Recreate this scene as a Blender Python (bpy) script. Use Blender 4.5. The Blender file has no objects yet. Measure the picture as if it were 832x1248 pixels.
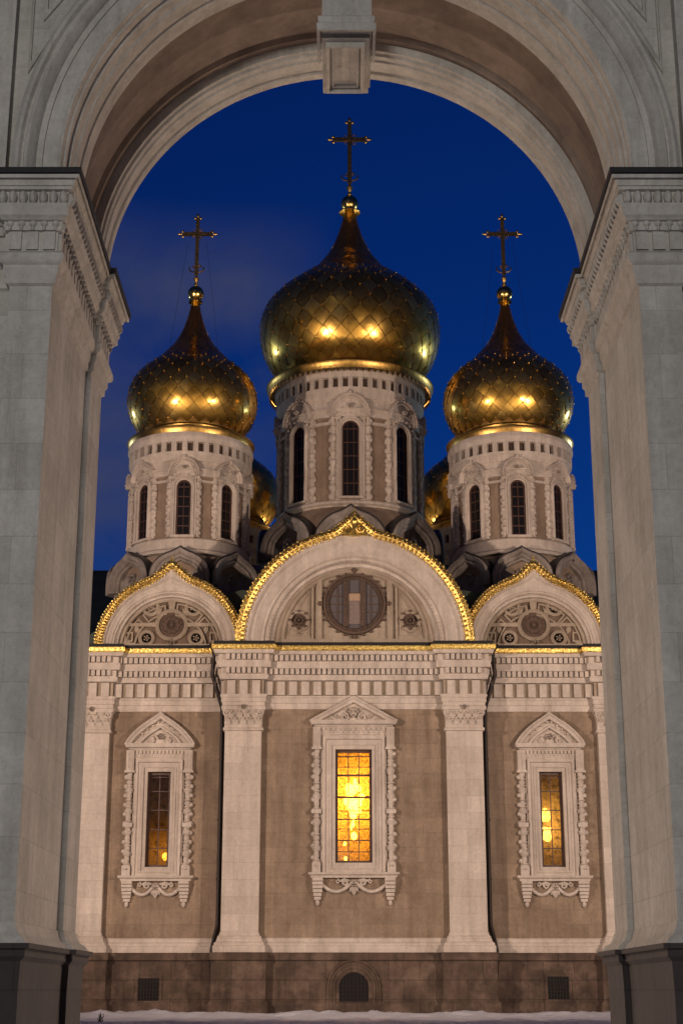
import bpy, bmesh, math, random
from mathutils import Vector, Matrix, noise
PI = math.pi
rnd = random.Random(11)
R = math.radians
scene = bpy.context.scene
COL = scene.collection

# ------------------------------------------------------------ camera numbers (also used to turn measured pixels into metres on a given plane)
PITCH, F, EYE = R(17.06), 1900.0, 1.0
_c, _s = math.cos(PITCH), math.sin(PITCH)
def P(px, py, Y):
    a = (px-416)/F; b = (624-py)/F
    t = Y/(_c-b*_s)
    return a*t, EYE+(_s+b*_c)*t
def Z(py, Y): return P(416, py, Y)[1]

# ------------------------------------------------------------ mesh builder
class MB:
    def __init__(s): s.v = []; s.f = []
    def add(s, vs, fs):
        n = len(s.v); s.v += [tuple(p) for p in vs]; s.f += [tuple(i+n for i in f) for f in fs]; return s
    def box(s, x0, x1, y0, y1, z0, z1):
        return s.add([(x0,y0,z0),(x1,y0,z0),(x1,y1,z0),(x0,y1,z0),(x0,y0,z1),(x1,y0,z1),(x1,y1,z1),(x0,y1,z1)],
                     [(0,3,2,1),(4,5,6,7),(0,1,5,4),(1,2,6,5),(2,3,7,6),(3,0,4,7)])
    def prism(s, poly, M, h0, h1):
        n = len(poly)
        vs = [M(u, v, h0) for u, v in poly]+[M(u, v, h1) for u, v in poly]
        return s.add(vs, [tuple(range(n)), tuple(range(2*n-1, n-1, -1))]+[(i, (i+1) % n, n+(i+1) % n, n+i) for i in range(n)])
    def lathe(s, prof, seg=48, c=(0, 0, 0), a0=0, a1=2*PI, cap=True):
        full = abs(a1-a0-2*PI) < 1e-6
        na = seg if full else seg+1
        vs = []
        for r, z in prof:
            for i in range(na):
                a = a0+(a1-a0)*i/seg
                vs.append((c[0]+r*math.sin(a), c[1]-r*math.cos(a), c[2]+z))
        fs = []
        for j in range(len(prof)-1):
            for i in range(seg):
                k = (i+1) % na
                fs.append((j*na+i, j*na+k, (j+1)*na+k, (j+1)*na+i))
        if cap and full:
            for j in (0, len(prof)-1):
                if prof[j][0] > 1e-4: fs.append(tuple(range(j*na, j*na+na)))
        return s.add(vs, fs)
    def blob(s, c, r, su=8, sv=5, M=None):
        if not hasattr(r, '__len__'): r = (r, r, r)
        vs = []; fs = []
        vs.append((0, 0, -1))
        for j in range(1, sv):
            p = -PI/2+PI*j/sv
            for i in range(su):
                a = 2*PI*i/su; vs.append((math.cos(p)*math.cos(a), math.cos(p)*math.sin(a), math.sin(p)))
        vs.append((0, 0, 1)); t = len(vs)-1
        for i in range(su): fs.append((0, 1+(i+1) % su, 1+i)); fs.append((t, 1+(sv-2)*su+i, 1+(sv-2)*su+(i+1) % su))
        for j in range(sv-2):
            for i in range(su):
                fs.append((1+j*su+i, 1+j*su+(i+1) % su, 1+(j+1)*su+(i+1) % su, 1+(j+1)*su+i))
        vs = [(c[0]+x*r[0], c[1]+y*r[1], c[2]+z*r[2]) for x, y, z in vs]
        if M: vs = [M(*p) for p in vs]
        return s.add(vs, fs)
    def sweep(s, path, prof, M, closed=False, pclosed=False, caps=True):
        """path in (u,v); prof = (offset to the right of travel, height)"""
        n = len(path); offs = []
        for i in range(n):
            a = path[i-1] if (i > 0 or closed) else None
            b = path[(i+1) % n] if (i < n-1 or closed) else None
            p = path[i]; ns = []
            for q0, q1 in ((a, p), (p, b)):
                if q0 is None or q1 is None: continue
                dx, dy = q1[0]-q0[0], q1[1]-q0[1]; L = math.hypot(dx, dy) or 1
                ns.append((dy/L, -dx/L))
            if len(ns) == 1: offs.append(ns[0])
            else:
                mx, my = ns[0][0]+ns[1][0], ns[0][1]+ns[1][1]; L = math.hypot(mx, my) or 1
                mx /= L; my /= L; d = max(.4, mx*ns[0][0]+my*ns[0][1]); offs.append((mx/d, my/d))
        m = len(prof); vs = []
        for (u, v), (ox, oy) in zip(path, offs):
            for o, h in prof: vs.append(M(u+ox*o, v+oy*o, h))
        fs = []
        for i in range(n if closed else n-1):
            k = (i+1) % n
            for j in range(m if pclosed else m-1):
                l = (j+1) % m
                fs.append((i*m+j, k*m+j, k*m+l, i*m+l))
        if caps and not closed: fs += [tuple(range(m)), tuple(range((n-1)*m, n*m))]
        return s.add(vs, fs)
    def tube(s, pts, r, seg=6, taper=None):
        pts = [Vector(p) for p in pts]; n = len(pts); vs = []
        for i, p in enumerate(pts):
            t = (pts[min(i+1, n-1)]-pts[max(i-1, 0)]).normalized()
            up = Vector((0, 1, 0)) if abs(t.y) < .9 else Vector((1, 0, 0))
            a = t.cross(up).normalized(); b = t.cross(a)
            rr = r*(taper(i/(n-1)) if taper else 1)
            for k in range(seg):
                g = 2*PI*k/seg; vs.append(p+a*math.cos(g)*rr+b*math.sin(g)*rr)
        fs = [(i*seg+k, i*seg+(k+1) % seg, (i+1)*seg+(k+1) % seg, (i+1)*seg+k) for i in range(n-1) for k in range(seg)]
        fs += [tuple(range(seg)), tuple(range((n-1)*seg, n*seg))]
        return s.add(vs, fs)
    def build(s, name, mat, parent=None, loc=(0, 0, 0), rz=0, smooth=35, fix=True):
        me = bpy.data.meshes.new(name); me.from_pydata(s.v, [], s.f)
        if fix:
            bm = bmesh.new(); bm.from_mesh(me); bmesh.ops.recalc_face_normals(bm, faces=bm.faces); bm.to_mesh(me); bm.free()
        me.materials.append(mat)
        if smooth:
            me.shade_smooth(); me.set_sharp_from_angle(angle=R(smooth))
        me.update()
        return link(name, me, parent, loc, rz)
def link(name, me, parent=None, loc=(0, 0, 0), rz=0):
    o = bpy.data.objects.new(name, me); COL.objects.link(o)
    o.location = loc; o.rotation_euler = (0, 0, rz)
    if parent is not None:
        o.parent = parent
        if parent.get('category') and parent.type == 'EMPTY': o.location = Vector(loc)-parent.location
    return o
def tag(o, label, cat, group=None, kind=None):
    o['label'] = label; o['category'] = cat
    if group: o['group'] = group
    if kind: o['kind'] = kind
    return o
def thing(name, label, cat, loc, group=None):
    o = bpy.data.objects.new(name, None); COL.objects.link(o); o.location = loc; o.empty_display_size = .5
    return tag(o, label, cat, group)
XZ = lambda Y: (lambda u, v, h: (u, Y-h, v))         # drawn on a wall facing the camera, h towards the camera
XY = lambda u, v, h: (u, v, h)                       # plan

# ------------------------------------------------------------ materials
def newmat(name):
    m = bpy.data.materials.new(name); m.use_nodes = True
    nt = m.node_tree; b = nt.nodes['Principled BSDF']; return m, nt, b
def N(nt, t, **k):
    n = nt.nodes.new(t)
    for a, v in k.items():
        if a in n.inputs: n.inputs[a].default_value = v
        else: setattr(n, a, v)
    return n
def ramp(nt, src, stops):
    r = nt.nodes.new('ShaderNodeValToRGB'); cr = r.color_ramp
    while len(cr.elements) < len(stops): cr.elements.new(.5)
    for e, (p, c) in zip(cr.elements, stops):
        e.position = p; e.color = c if len(c) == 4 else (*c, 1)
    nt.links.new(src, r.inputs[0]); return r
def mix(nt, a, b, fac, mode='MIX'):
    m = nt.nodes.new('ShaderNodeMix'); m.data_type = 'RGBA'; m.blend_type = mode
    for i, x in ((6, a), (7, b), (0, fac)):
        if hasattr(x, 'links'): nt.links.new(x, m.inputs[i])
        elif i == 0: m.inputs[0].default_value = x
        else: m.inputs[i].default_value = (*x, 1)
    return m.outputs[2]
def stone(name, col, dark, block=None, joint=.55, rough=.85, blotch=.5, bump=.35, streak=0.35, scale=1., jsize=.01, patches=None, vein=.35):
    m, nt, b = newmat(name); L = nt.links.new
    tc = N(nt, 'ShaderNodeNewGeometry'); pos = tc.outputs['Position']
    n1 = N(nt, 'ShaderNodeTexNoise', Scale=.9*scale, Detail=8., Roughness=.65); L(pos, n1.inputs['Vector'])
    n2 = N(nt, 'ShaderNodeTexNoise', Scale=7.*scale, Detail=6., Roughness=.7); L(pos, n2.inputs['Vector'])
    mp = N(nt, 'ShaderNodeMapping'); mp.inputs['Scale'].default_value = (3.2, 3.2, .28); L(pos, mp.inputs[0])
    n3 = N(nt, 'ShaderNodeTexNoise', Scale=1.*scale, Detail=6., Roughness=.6); L(mp.outputs[0], n3.inputs['Vector'])
    r1 = ramp(nt, n1.outputs[0], [(.38, (0, 0, 0)), (.66, (1, 1, 1))])
    c = mix(nt, dark, col, r1.outputs[0])
    c = mix(nt, col, c, blotch)
    r3 = ramp(nt, n3.outputs[0], [(.35, (.62, .6, .58)), (.62, (1.06, 1.05, 1.04))])
    c = mix(nt, c, r3.outputs[0], streak, 'MULTIPLY')
    r2 = ramp(nt, n2.outputs[0], [(.3, (.8, .79, .78)), (.7, (1.1, 1.1, 1.1))])
    c = mix(nt, c, r2.outputs[0], .6, 'MULTIPLY')
    mp2 = N(nt, 'ShaderNodeMapping'); mp2.inputs['Scale'].default_value = (2.1, 2.1, .16); mp2.inputs['Location'].default_value = (3, 7, 1); L(pos, mp2.inputs[0])
    n5 = N(nt, 'ShaderNodeTexNoise', Scale=1.3*scale, Detail=8., Roughness=.7, Distortion=.3); L(mp2.outputs[0], n5.inputs['Vector'])
    r5 = ramp(nt, n5.outputs[0], [(.56, (1, 1, 1)), (.68, (.66, .62, .58))]); c = mix(nt, c, r5.outputs[0], min(1, streak*1.3), 'MULTIPLY')
    n6 = N(nt, 'ShaderNodeTexNoise', Scale=2.6*scale, Detail=9., Roughness=.75, Distortion=1.6); L(pos, n6.inputs['Vector'])
    r6 = ramp(nt, n6.outputs[0], [(.46, (1, 1, 1)), (.495, (.74, .72, .70)), (.51, (1, 1, 1)), (.56, (1, 1, 1)), (.70, (1.16, 1.15, 1.13))]); c = mix(nt, c, r6.outputs[0], vein, 'MULTIPLY')
    hgt = n2.outputs[0]
    if patches:
        n4 = N(nt, 'ShaderNodeTexNoise', Scale=patches[1], Detail=5., Roughness=.6); L(pos, n4.inputs['Vector'])
        r4 = ramp(nt, n4.outputs[0], [(.48, (0, 0, 0)), (.66, (.55, .55, .55))])
        c = mix(nt, c, patches[0], r4.outputs[0])
    if block:
        sx = N(nt, 'ShaderNodeSeparateXYZ'); L(pos, sx.inputs[0])
        sn = N(nt, 'ShaderNodeSeparateXYZ'); L(tc.outputs['True Normal'], sn.inputs[0])
        ab = N(nt, 'ShaderNodeMath', operation='ABSOLUTE'); L(sn.outputs[0], ab.inputs[0])
        gt = N(nt, 'ShaderNodeMath', operation='GREATER_THAN'); L(ab.outputs[0], gt.inputs[0]); gt.inputs[1].default_value = .7
        mf = N(nt, 'ShaderNodeMix'); L(gt.outputs[0], mf.inputs[0]); L(sx.outputs[0], mf.inputs[2]); L(sx.outputs[1], mf.inputs[3])
        cb = N(nt, 'ShaderNodeCombineXYZ'); L(mf.outputs[0], cb.inputs[0]); L(sx.outputs[2], cb.inputs[1])
        br = N(nt, 'ShaderNodeTexBrick', Scale=1.); L(cb.outputs[0], br.inputs['Vector'])
        br.inputs['Color1'].default_value = (.78, .77, .75, 1); br.inputs['Color2'].default_value = (1.1, 1.1, 1.1, 1)
        br.inputs['Mortar'].default_value = (joint, joint, joint, 1)
        br.inputs['Brick Width'].default_value = block[0]; br.inputs['Row Height'].default_value = block[1]
        br.inputs['Mortar Size'].default_value = jsize; br.inputs['Mortar Smooth'].default_value = .3; br.inputs['Bias'].default_value = -.1
        c = mix(nt, c, br.outputs['Color'], .55, 'MULTIPLY')
        hm = N(nt, 'ShaderNodeMath', operation='SUBTRACT'); L(n2.outputs[0], hm.inputs[0]); L(br.outputs['Fac'], hm.inputs[1]); hgt = hm.outputs[0]
    L(c, b.inputs['Base Color'])
    bp = N(nt, 'ShaderNodeBump', Strength=bump, Distance=.03); L(hgt, bp.inputs['Height']); L(bp.outputs[0], b.inputs['Normal'])
    b.inputs['Roughness'].default_value = rough
    return m
def plain(name, col, rough=.5, metal=0., bump=0., bscale=20., var=.25):
    m, nt, b = newmat(name); L = nt.links.new
    tc = N(nt, 'ShaderNodeNewGeometry')
    n = N(nt, 'ShaderNodeTexNoise', Scale=bscale, Detail=5.); L(tc.outputs['Position'], n.inputs['Vector'])
    r = ramp(nt, n.outputs[0], [(.3, tuple(x*(1-var) for x in col)), (.7, tuple(min(1, x*(1+var)) for x in col))])
    L(r.outputs[0], b.inputs['Base Color'])
    b.inputs['Roughness'].default_value = rough; b.inputs['Metallic'].default_value = metal
    if bump:
        bp = N(nt, 'ShaderNodeBump', Strength=bump, Distance=.02); L(n.outputs[0], bp.inputs['Height']); L(bp.outputs[0], b.inputs['Normal'])
    return m
def gold_tiles():
    m, nt, b = newmat('gilded_tiles'); L = nt.links.new
    g = N(nt, 'ShaderNodeNewGeometry')
    r = ramp(nt, g.outputs['Random Per Island'], [(0, (.60, .37, .085)), (.5, (.88, .53, .10)), (1, (.97, .64, .16))])
    n = N(nt, 'ShaderNodeTexNoise', Scale=2.2, Detail=6., Roughness=.6); L(g.outputs['Position'], n.inputs['Vector'])
    rr = ramp(nt, n.outputs[0], [(.35, (.13,)*3), (.7, (.28,)*3)])
    L(r.outputs[0], b.inputs['Base Color']); L(rr.outputs[0], b.inputs['Roughness'])
    b.inputs['Metallic'].default_value = 1.
    bp = N(nt, 'ShaderNodeBump', Strength=.10, Distance=.05); L(n.outputs[0], bp.inputs['Height']); L(bp.outputs[0], b.inputs['Normal'])
    b2 = N(nt, 'ShaderNodeBsdfPrincipled'); L(r.outputs[0], b2.inputs['Base Color']); b2.inputs['Metallic'].default_value = .97; b2.inputs['Roughness'].default_value = .41
    ms = N(nt, 'ShaderNodeMixShader'); ms.inputs[0].default_value = .30; L(b.outputs[0], ms.inputs[1]); L(b2.outputs[0], ms.inputs[2]); L(ms.outputs[0], nt.nodes['Material Output'].inputs[0])
    return m
def glass_amber(name, tint, tr=.45, cell=9.):
    m, nt, b = newmat(name); L = nt.links.new; nt.nodes.remove(b)
    g = N(nt, 'ShaderNodeNewGeometry')
    v = N(nt, 'ShaderNodeTexNoise', Scale=cell, Detail=5., Roughness=.7); L(g.outputs['Position'], v.inputs['Vector'])
    r = ramp(nt, v.outputs[0], [(.34, tuple(x*.22 for x in tint)), (.47, tuple(x*.7 for x in tint)), (.60, tint)])
    t = N(nt, 'ShaderNodeBsdfTransparent'); L(r.outputs[0], t.inputs[0])
    d = N(nt, 'ShaderNodeBsdfTranslucent'); L(r.outputs[0], d.inputs[0])
    mx = N(nt, 'ShaderNodeMixShader'); mx.inputs[0].default_value = 1-tr; L(t.outputs[0], mx.inputs[1]); L(d.outputs[0], mx.inputs[2])
    gl = N(nt, 'ShaderNodeBsdfGlossy', Roughness=.08); gl.inputs[0].default_value = (.9, .9, .9, 1)
    m2 = N(nt, 'ShaderNodeMixShader'); m2.inputs[0].default_value = .06; L(mx.outputs[0], m2.inputs[1]); L(gl.outputs[0], m2.inputs[2])
    L(m2.outputs[0], nt.nodes['Material Output'].inputs[0]); return m
def emit(name, col, st):
    m, nt, b = newmat(name); b.inputs['Base Color'].default_value = (*col, 1)
    b.inputs['Emission Color'].default_value = (*col, 1); b.inputs['Emission Strength'].default_value = st; return m

WHITE = stone('white_limestone', (.64, .56, .475), (.45, .38, .31), None, blotch=.6, bump=.3, streak=.45)
WHITEB = stone('white_limestone_blocks', (.64, .56, .475), (.49, .42, .35), (1.9, .62), joint=.6, blotch=.5, bump=.25, streak=.4)
BEIGE = stone('beige_stone_wall', (.35, .262, .182), (.235, .17, .115), (1.25, .56), joint=.66, blotch=.85, bump=.4, streak=.5, jsize=.010, vein=.8)
BEIGEP = stone('beige_plaster', (.32, .235, .165), (.21, .15, .105), None, blotch=.8, bump=.3)
SHADED = stone('shade_darkened_limestone', (.36, .31, .27), (.20, .17, .145), None, blotch=.8, bump=.4, streak=.7)  # limestone darkened in colour to stand in for shade around the drums
TYMPD = stone('brown_tympanum_ground', (.21, .145, .10), (.13, .09, .06), None, blotch=.8, bump=.4)
TYMP = stone('stained_tympanum_stone', (.44, .36, .27), (.30, .235, .17), None, blotch=.7, bump=.3)
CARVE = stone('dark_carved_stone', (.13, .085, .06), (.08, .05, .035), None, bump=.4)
PLINTH = stone('brown_plinth_stone', (.15, .098, .067), (.06, .038, .026), (1.15, .68), joint=.45, blotch=.9, bump=.8, jsize=.018, vein=1., streak=.8, patches=((.215, .15, .105), 1.5))
GREY = stone('grey_gate_stone', (.56, .535, .48), (.44, .415, .365), (.88, .46), joint=.6, blotch=.8, bump=.3, streak=.4, jsize=.005, scale=1.6, vein=.6)
GREYM = stone('grey_gate_moulding', (.55, .52, .46), (.42, .39, .34), None, blotch=.8, bump=.3, streak=.4, scale=2, vein=.6)
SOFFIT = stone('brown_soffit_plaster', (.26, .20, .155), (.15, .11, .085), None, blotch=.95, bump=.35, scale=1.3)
GPLINTH = stone('dark_granite_plinth', (.055, .042, .038), (.03, .023, .021), (.8, .5), joint=.5, blotch=.8, bump=.4)
SNOW = plain('snow', (.78, .79, .84), .6, 0, .6, 3., .08)
ROOF = plain('dark_roof_metal', (.035, .032, .032), .5, .3, .1, 3.)
FLASH = plain('black_lead_flashing', (.009, .007, .007), .75, 0, .1, 8.)
GREENROOF = plain('dark_green_roof_metal', (.035, .05, .03), .6, .0, .2, 1.5)
DARKWALL = plain('dark_wall_plaster', (.05, .045, .04), .9, 0, .1, 2.)
GOLD = plain('gilded_metal', (.92, .60, .18), .24, 1., .5, 9., .2)
GOLDT = plain('gilded_relief', (.86, .49, .14), .38, 1., 1., 11., .55)
GOLDD = plain('aged_gilt', (.50, .32, .10), .38, 1., .3, 9., .3)
TILES = gold_tiles()
GOLDE = plain('gilded_eave_metal', (.60, .37, .10), .36, 1., .4, 6., .25)
GOLDX = plain('tarnished_seam_metal', (.45, .27, .09), .6, 1., .1)
IRON = plain('dark_iron', (.025, .018, .015), .5, .6, .1)
FRAME = plain('brown_window_frame', (.075, .035, .022), .5)
BLACKV = plain('dark_void', (.006, .005, .005), .9)
DGLASS, _nt, _b = newmat('dark_window_glass')
_b.inputs['Base Color'].default_value = (.010, .009, .010, 1); _b.inputs['Roughness'].default_value = .3; _b.inputs['Specular IOR Level'].default_value = .3
RGLASS, _nt, _b = newmat('round_glass')
_b.inputs['Base Color'].default_value = (.13, .115, .115, 1); _b.inputs['Roughness'].default_value = .18
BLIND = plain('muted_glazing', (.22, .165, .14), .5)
GLINT = plain('painted_glint_glazing', (.42, .29, .19), .4)  # bright reflection in the round window, painted as pane colour
AMBER = glass_amber('amber_stained_glass', (1., .47, .045), .42, 12.)
AMBERD = glass_amber('brown_stained_glass', (.85, .50, .13), .40, 6.)
ROOM = plain('ochre_room_plaster', (.22, .12, .045), .9)
TWIG = plain('dry_plant', (.05, .04, .03), .9)

# ------------------------------------------------------------ shared shapes
def ogee(r, tip=0., w=26, n=48, cx=0., cz=0., base=0., a0=0, stretch=1.):
    """left foot -> over the top -> right foot"""
    pts = []
    if base: pts.append((cx-r, cz-base))
    for i in range(n+1):
        t = 180-a0-(180-2*a0)*i/n
        x = r*math.cos(R(t)); z = r*math.sin(R(t))*stretch
        q = abs(t-90)/w
        if q < 1: z += tip*(1-q)**1.7
        pts.append((cx+x, cz+z))
    if base: pts.append((cx+r, cz-base))
    return pts
def spiral(mb, M, cx, cz, r, turns=1.6, side=1, th=.035, h=.05, start=0., n=18):
    pts = []
    for i in range(n+1):
        t = i/n; a = start+side*t*turns*2*PI; rr = r*(1-.82*t)
        pts.append(M(cx+rr*math.cos(a), cz+rr*math.sin(a), h))
    mb.tube(pts, th, 5, lambda t: 1.15-.6*t)
def rosette(mb, M, cx, cz, r, h=.04, petals=6, th=.03):
    for k in range(petals):
        a = 2*PI*k/petals
        mb.blob((cx+.58*r*math.cos(a), cz+.58*r*math.sin(a), h), (r*.28, r*.28, h*1.1), 7, 4, M)
    mb.blob((cx, cz, h), (r*.26, r*.26, h*1.6), 8, 4, M)
def leaf(mb, M, x, z, ang, ln, wd, h):
    """a raised pointed leaf"""
    c, s = math.cos(ang), math.sin(ang); pts = [(0, 0, 0), (.35, -.5, .4), (.7, -.36, .7), (1, 0, .2), (.7, .36, .7), (.35, .5, .4), (.5, 0, 1)]
    vs = [M(x+(u*ln*c-v*wd*s), z+(u*ln*s+v*wd*c), h*w) for u, v, w in pts]
    mb.add(vs, [(0, 1, 6), (1, 2, 6), (2, 3, 6), (3, 4, 6), (4, 5, 6), (5, 0, 6)])
def beads_profile(z0, z1, r0, k=9, sq=()):
    pr = [(r0*.6, z0)]; H = (z1-z0)/k
    for i in range(k):
        zb = z0+i*H
        kind = i % 3
        if kind == 0: q = [(1.25, .02), (1.25, .16), (.75, .2), (.95, .5), (1.0, .8), (.8, .97)]
        elif kind == 1: q = [(.8, .03), (1.3, .3), (1.5, .5), (1.3, .7), (.8, .97)]
        else: q = [(1.15, .05), (1.2, .2), (.7, .25), (1.05, .5), (1.2, .7), (.75, .95)]
        pr += [(r0*a, zb+b*H) for a, b in q]
    pr.append((r0*.6, z1)); return pr

# ============================================================ CATHEDRAL
X0 = .47
cath = thing('cathedral', 'pale stone cathedral with five gilded onion domes, floodlit beyond the archway', 'cathedral', (X0, 60, 0))
def part(name, mb, mat, **k): return mb.build(name, mat, cath, **k)
YF, YS = 60., 60.55                      # middle bay and side bays
ZW0 = Z(1143, 60)                        # top of the white base course
ZPL = Z(1161, 60)                        # top of the plinth
ZAR0, ZAR1 = Z(865, 60), Z(849, 60)      # architrave
ZBL1 = Z(831, 60); ZTOP = Z(796, 60)
PIL = 4.24; OUT = 10.15; PW = .70; SIDE = 11.25

def wall_bay(mb, x0, x1, z0, z1, hx0, hx1, hz0, hz1, Y, d=.7):
    for a, b, c_, e in ((x0, hx0, z0, z1), (hx1, x1, z0, z1), (hx0, hx1, z0, hz0), (hx0, hx1, hz1, z1)):
        mb.add([(a, Y, c_), (b, Y, c_), (b, Y, e), (a, Y, e)], [(0, 1, 2, 3)])
    q = [(hx0, hz0), (hx1, hz0), (hx1, hz1), (hx0, hz1)]
    for i in range(4):
        (a, c_), (b, e) = q[i], q[(i+1) % 4]
        mb.add([(a, Y, c_), (b, Y, e), (b, Y+d, e), (a, Y+d, c_)], [(0, 1, 2, 3)])
WIN = {}                                  # glass openings
ax, az = P(408.5, 1052.3, 60.3); bx, bz = P(452.7, 914.8, 60.3)
WIN['mid'] = ((ax+bx)/2, (bx-ax)/2, az, bz)
ax, az = P(179.5, 1057.5, 60.85); bx, bz = P(211.5, 942, 60.85)
WIN['left'] = (-7.02, (bx-ax)/2, az, bz)
WIN['right'] = (8.06, (bx-ax)/2, az, bz)
w = MB()
for key, x0, x1, Y in (('mid', X0-PIL, X0+PIL, YF), ('left', X0-SIDE, X0-PIL, YS), ('right', X0+PIL, X0+SIDE, YS)):
    cx, hw, z0, z1 = WIN[key]; wall_bay(w, x0, x1, ZPL-.1, ZAR0+.1, cx-hw, cx+hw, z0, z1, Y)
for sx in (-1, 1):                        # side walls, returns and back
    xs = X0+sx*SIDE
    w.add([(xs, YS, 0), (xs, 86, 0), (xs, 86, ZTOP), (xs, YS, ZTOP)], [(0, 1, 2, 3)])
    xs = X0+sx*PIL
    w.add([(xs, YS, 0), (xs, YF, 0), (xs, YF, ZAR0), (xs, YS, ZAR0)], [(0, 1, 2, 3)])
w.add([(X0-SIDE, 86, 0), (X0+SIDE, 86, 0), (X0+SIDE, 86, ZTOP), (X0-SIDE, 86, ZTOP)], [(0, 1, 2, 3)])
part('wall', w, BEIGE, smooth=0, fix=False)

# facade plan line with ressauts at the pilasters, left to right (offset to the right of travel = towards camera)
def plan(pw, pd, e=0.):
    pts = [(X0-SIDE, 86.), (X0-SIDE, YS)]
    def pil(cx, Y):
        return [(cx-pw, Y), (cx-pw, Y-pd), (cx+pw, Y-pd), (cx+pw, Y)]
    pts += [(X0-SIDE, YS)] if 0 else []
    pts += pil(X0-OUT, YS)
    pts += [(X0-PIL-pw, YS), (X0-PIL-pw, YF-pd), (X0-PIL+pw, YF-pd), (X0-PIL+pw, YF)]
    pts += [(X0+PIL-pw, YF), (X0+PIL-pw, YF-pd), (X0+PIL+pw, YF-pd), (X0+PIL+pw, YS)]
    pts += pil(X0+OUT, YS)
    pts += [(X0+SIDE, YS), (X0+SIDE, 86.)]
    return pts
PD = .30
# plinth
pl = MB()
pp = plan(PW+.06, PD+.06)
pl.sweep(pp, [(0, -.3), (.32, -.3), (.32, .55), (.26, .62), (.24, .64), (.24, ZPL-.32), (.30, ZPL-.26), (.30, ZPL-.05), (.26, ZPL), (0, ZPL)], XY)
plinth = part('plinth', pl, PLINTH, smooth=30)
# white base course
bc = MB()
bc.sweep(pp, [(0, ZPL), (.20, ZPL), (.21, ZPL+.22), (.17, ZPL+.25), (.16, ZPL+.32), (.08, ZPL+.40), (.07, ZPL+.48), (.02, ZW0), (0, ZW0)], XY)
part('base_course', bc, WHITE)
# entablature
ZR = [ZAR0, ZAR1, ZBL1, ZTOP]
en = MB(); ep = plan(PW+.02, PD)
H = ZTOP-ZBL1
en.sweep(ep, [(0, ZAR0), (.10, ZAR0), (.10, ZAR0+.22), (.14, ZAR0+.24), (.14, ZAR1-.1), (.18, ZAR1-.06), (.18, ZAR1), (.04, ZAR1+.02),
              (.04, ZBL1-.01), (.20, ZBL1+.02), (.24, ZBL1+.12), (.24, ZBL1+.2), (.17, ZBL1+.21), (.17, ZBL1+.46), (.32, ZBL1+.47), (.34, ZBL1+.72),
              (.26, ZBL1+.73), (.26, ZBL1+.98), (.42, ZBL1+1.0), (.46, ZTOP-.06), (.46, ZTOP), (0, ZTOP)], XY)
def along(path, step, fn, skip=.0):
    for (a, b) in zip(path[:-1], path[1:]):
        dx, dy = b[0]-a[0], b[1]-a[1]; Ln = math.hypot(dx, dy)
        if Ln < skip: continue
        n = max(1, round(Ln/step)); tx, ty = dx/Ln, dy/Ln
        for i in range(n):
            t = (i+.5)/n; fn(a[0]+dx*t, a[1]+dy*t, (tx, ty), Ln/n)
def offset_path(path, o):
    vs = MB(); vs.sweep(path, [(o, 0)], XY, caps=False); return [(v[0], v[1]) for v in vs.v]
def block_on(mb, o0, o1, z0, z1, wd):
    def f(x, y, t, st):
        nx, ny = t[1], -t[0]; hw = wd*st/2
        vs = []
        for z in (z0, z1):
            for s_, o in ((-hw, o0), (hw, o0), (hw, o1), (-hw, o1)):
                vs.append((x+t[0]*s_+nx*o, y+t[1]*s_+ny*o, z))
        mb.add(vs, [(0, 1, 2, 3), (4, 5, 6, 7), (0, 1, 5, 4), (1, 2, 6, 5), (2, 3, 7, 6), (3, 0, 4, 7)])
    return f
front = ep[1:-1]
along(front, .46, block_on(en, .03, .17, ZAR1+.03, ZBL1-.02, .63), .3)
along(front, .205, block_on(en, .16, .31, ZBL1+.24, ZBL1+.46, .68), .2)
along(front, .205, block_on(en, .25, .41, ZBL1+.76, ZBL1+.98, .70), .2)
corn = part('cornice', en, WHITE)
gs = MB(); gs.sweep(ep, [(.035, ZAR1+.025), (.055, ZAR1+.025), (.055, ZBL1-.01), (.035, ZBL1-.01)], XY, pclosed=True); gs.build('frieze_ground', TYMP, corn)
gs = MB()
gs.sweep(ep, [(.30, ZTOP+.005), (.50, ZTOP+.005), (.53, ZTOP+.07), (.53, ZTOP+.19), (.48, ZTOP+.21), (.30, ZTOP+.21)], XY, pclosed=True)
gs.build('gilded_edge', GOLDT, corn)
gs = MB()
gs.sweep(ep, [(-.6, ZTOP+.215), (.45, ZTOP+.215), (.45, ZTOP+.34), (-.6, ZTOP+.42)], XY, pclosed=True)
part('eave_flashing', gs, FLASH)
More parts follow.
